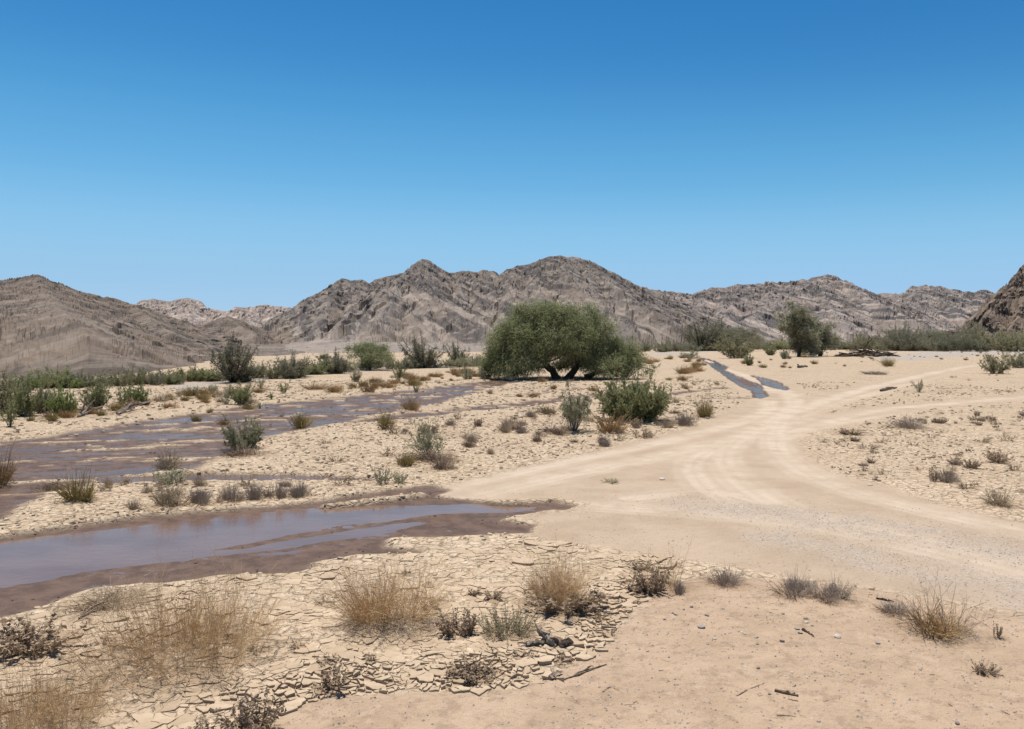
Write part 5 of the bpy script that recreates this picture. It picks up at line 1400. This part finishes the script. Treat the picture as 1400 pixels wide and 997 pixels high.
    o = link('hill', me, kind='structure'); o['label'] = label
    return o

def cells(x, y, seed=0):
    """tilted broken blocks: each cell is a plane of its own"""
    xi, yi = np.floor(x).astype(int), np.floor(y).astype(int)
    best = np.full(x.shape, 1e9); val = np.zeros(x.shape)
    for i in (-1, 0, 1):
        for j in (-1, 0, 1):
            h = _perm[(_perm[(xi + i) & 511] + yi + j + seed) & 511]; h2 = _perm[(h + 77) & 511]
            cx = xi + i + .15 + .7 * h / 511; cy = yi + j + .15 + .7 * h2 / 511
            dx, dy = x - cx, y - cy; d = dx * dx + dy * dy
            v = _gx[h2] * .35 + _gx[h] * dx * .9 + _gy[h] * dy * .9
            m = d < best; best = np.where(m, d, best); val = np.where(m, v, val)
    return val

R_BROWN = mat_rock('brown_rock', (.150, .116, .090), (.175, .128, .092), (.235, .185, .142), (.088, .070, .056), -.5, 1.0, .6, .75, .1, .4)
R_GREY = mat_rock('grey_rock', (.180, .150, .126), (.196, .152, .117), (.29, .237, .192), (.080, .068, .060), .55, 1.0, .75, .9, .4, .5)
R_PINK = mat_rock('pink_rock', (.33, .262, .215), (.27, .215, .178), (.47, .385, .32), (.16, .135, .118), -.3, 1.4, .8, .4)
R_FAR = mat_rock('far_rock', (.215, .177, .152), (.27, .212, .172), (.38, .31, .256), (.088, .079, .075), .45, 1.1, .8, .95, .4, .45)
R_RIGHT = mat_rock('russet_rock', (.165, .122, .09), (.195, .142, .10), (.28, .22, .165), (.080, .062, .048), -.5, 1.2, .6, .45, .4, .3)

hill([(-320,425),(-150,410),(-60,400),(0,394),(20,389),(40,382),(52,376),(64,380),(80,387),(110,398),(150,407),(185,417),(215,427),(250,438),(290,453),(330,464)], 260, [(-320,64),(120,70),(200,84),(330,130)], R_BROWN, 1,
     [[(52,376),(62,396),(85,425),(125,455)],[(52,376),(36,392),(14,415),(-10,445)],[(110,398),(128,418),(165,440),(200,458)],[(185,417),(205,436),(235,455)],[(250,438),(268,452)],[(80,387),(95,405),(112,430)]],
     k=.145, ks=.118, apron=.006, rough=1.0, auto=40, strat=-.8, rows=(30, 150, 14), label='brown rocky hill with a small pointed top')
hill([(350,484),(372,470),(390,456),(404,445),(414,433),(426,419),(440,403),(455,389),(468,380),(480,384),(495,383),(505,388),(520,380),(535,376),(555,372),(565,362),(578,354),(590,358),(600,366),(615,374),(630,371),(650,372),(675,370),(685,378),(692,369),(705,364),(720,363),(735,358),(750,352),(770,351),(790,352),(805,356),(820,365),(840,375),(870,388),(890,397),(905,405),(930,418),(960,430),(985,440),(1010,451),(1030,459),(1050,466),(1070,470)], 900, [(350,260),(450,230),(600,250),(800,330),(1070,560)], R_GREY, 2,
     [[(468,381),(500,398),(560,430),(620,458)],[(468,381),(456,408),(444,436),(436,460)],[(578,354),(574,380),(596,405),(640,425),(684,452)],[(578,354),(552,378),(532,410),(520,442)],[(690,372),(702,396),(722,430),(735,455)],[(770,351),(778,376),(804,404),(850,432),(900,455)],[(805,356),(838,392),(884,420),(950,450)],[(905,405),(928,430),(960,452)],[(735,358),(736,388),(748,424)],[(505,388),(512,410),(508,440)],[(650,372),(656,398),(690,430)]],
     auto=38, strat=.8, apron=.016, k=.27, ks=.19, rough=.9, label='central grey craggy hill with a pyramid peak and a domed summit')
hill([(120,440),(170,420),(190,415),(210,409),(235,411),(258,407),(275,412),(290,423),(310,425),(330,419),(345,421),(365,416),(390,420),(412,426),(430,436),(470,455)], 1500, 1000, R_PINK, 3, auto=20, rows=(14, 60, 10), apron=.01, label='pale pink ridge far behind the gap')
hill([(225,470),(262,456),(285,446),(300,438),(312,432),(322,434),(345,446),(372,456),(395,452),(420,458),(450,470)], 640, [(225,150),(450,190)], R_BROWN, 4, [[(312,432),(330,448),(352,458)],[(312,432),(300,446),(292,456)],[(395,452),(402,462)]], auto=24, k=.13, ks=.09, rows=(40, 70, 10), apron=.008, label='dark spur in the gap before the pink ridge')
hill([(-300,400),(-100,392),(0,386),(36,387),(60,400)], 900, 650, R_PINK, 8, auto=30, rows=(10, 40, 10), apron=.01, label='pale ridge behind the brown hill')
hill([(840,398),(870,394),(900,396),(920,399),(945,402),(960,396),(985,394),(1010,390),(1030,388),(1060,386),(1085,385),(1110,379),(1130,376),(1145,380),(1160,388),(1185,398),(1210,408),(1230,414),(1255,428),(1275,440),(1300,449),(1340,458)], 1700, 1100, R_FAR, 5,
     [[(1130,376),(1165,396),(1205,416),(1262,442)],[(1130,376),(1096,396),(1056,408),(1030,428),(1004,446)],[(1130,376),(1124,402),(1142,432)],[(1010,390),(1000,414),(988,440)],[(900,396),(916,416),(942,440)]], auto=26, rows=(14, 90, 12), apron=.012, strat=.9, label='far hill with dark bands of rock')
hill([(1120,420),(1180,401),(1200,402),(1230,400),(1245,393),(1265,391),(1285,392),(1300,396),(1320,402),(1340,396),(1355,400),(1370,406),(1400,412),(1480,420),(1700,425)], 2600, 1800, R_FAR, 6, [[(1265,391),(1240,416),(1222,440)],[(1265,391),(1300,420),(1330,444)],[(1340,396),(1334,424)]], auto=24, rows=(10, 70, 10), apron=.008, strat=-.6, label='farthest hazy ridge on the right')
hill([(1265,466),(1285,458),(1300,451),(1316,444),(1330,434),(1348,420),(1362,409),(1372,396),(1384,384),(1389,374),(1393,366),(1412,356),(1460,340),(1560,326),(1750,330)], 700, [(1265,560),(1400,480),(1750,400)], R_RIGHT, 7, [[(1393,366),(1382,398),(1352,430),(1322,452)],[(1412,356),(1402,400),(1388,440)],[(1372,396),(1358,424)]], k=.85, ks=.55, auto=18, rough=1.7, strat=-.6, steep=1.2, rows=(24, 110, 12), apron=.02, label='steep russet rock hill at the right edge')

# ------------------------------------------------------------------ labels: where several alike things remain, tell them apart by their order along the view
ORDS = ['first', 'second', 'third', 'fourth', 'fifth', 'sixth', 'seventh', 'eighth', 'ninth', 'tenth', 'eleventh', 'twelfth', 'thirteenth', 'fourteenth', 'fifteenth', 'sixteenth', 'seventeenth', 'eighteenth', 'nineteenth', 'twentieth'] + ['twenty-' + w for w in ('first', 'second', 'third', 'fourth', 'fifth', 'sixth', 'seventh', 'eighth', 'ninth')]
same = {}
for o in SC.objects:
    if o.parent is None and 'category' in o and abs(o.location.x) < .66 * o.location.y and o.location.y > 6.9: same.setdefault(o['label'], []).append(o)
for lab, obs in same.items():
    if len(obs) < 2: continue
    obs.sort(key=lambda o: o.location.x / o.location.y)
    for i, o in enumerate(obs):
        if i < len(ORDS): o['label'] = lab + ', ' + ORDS[i] + ' from the left'
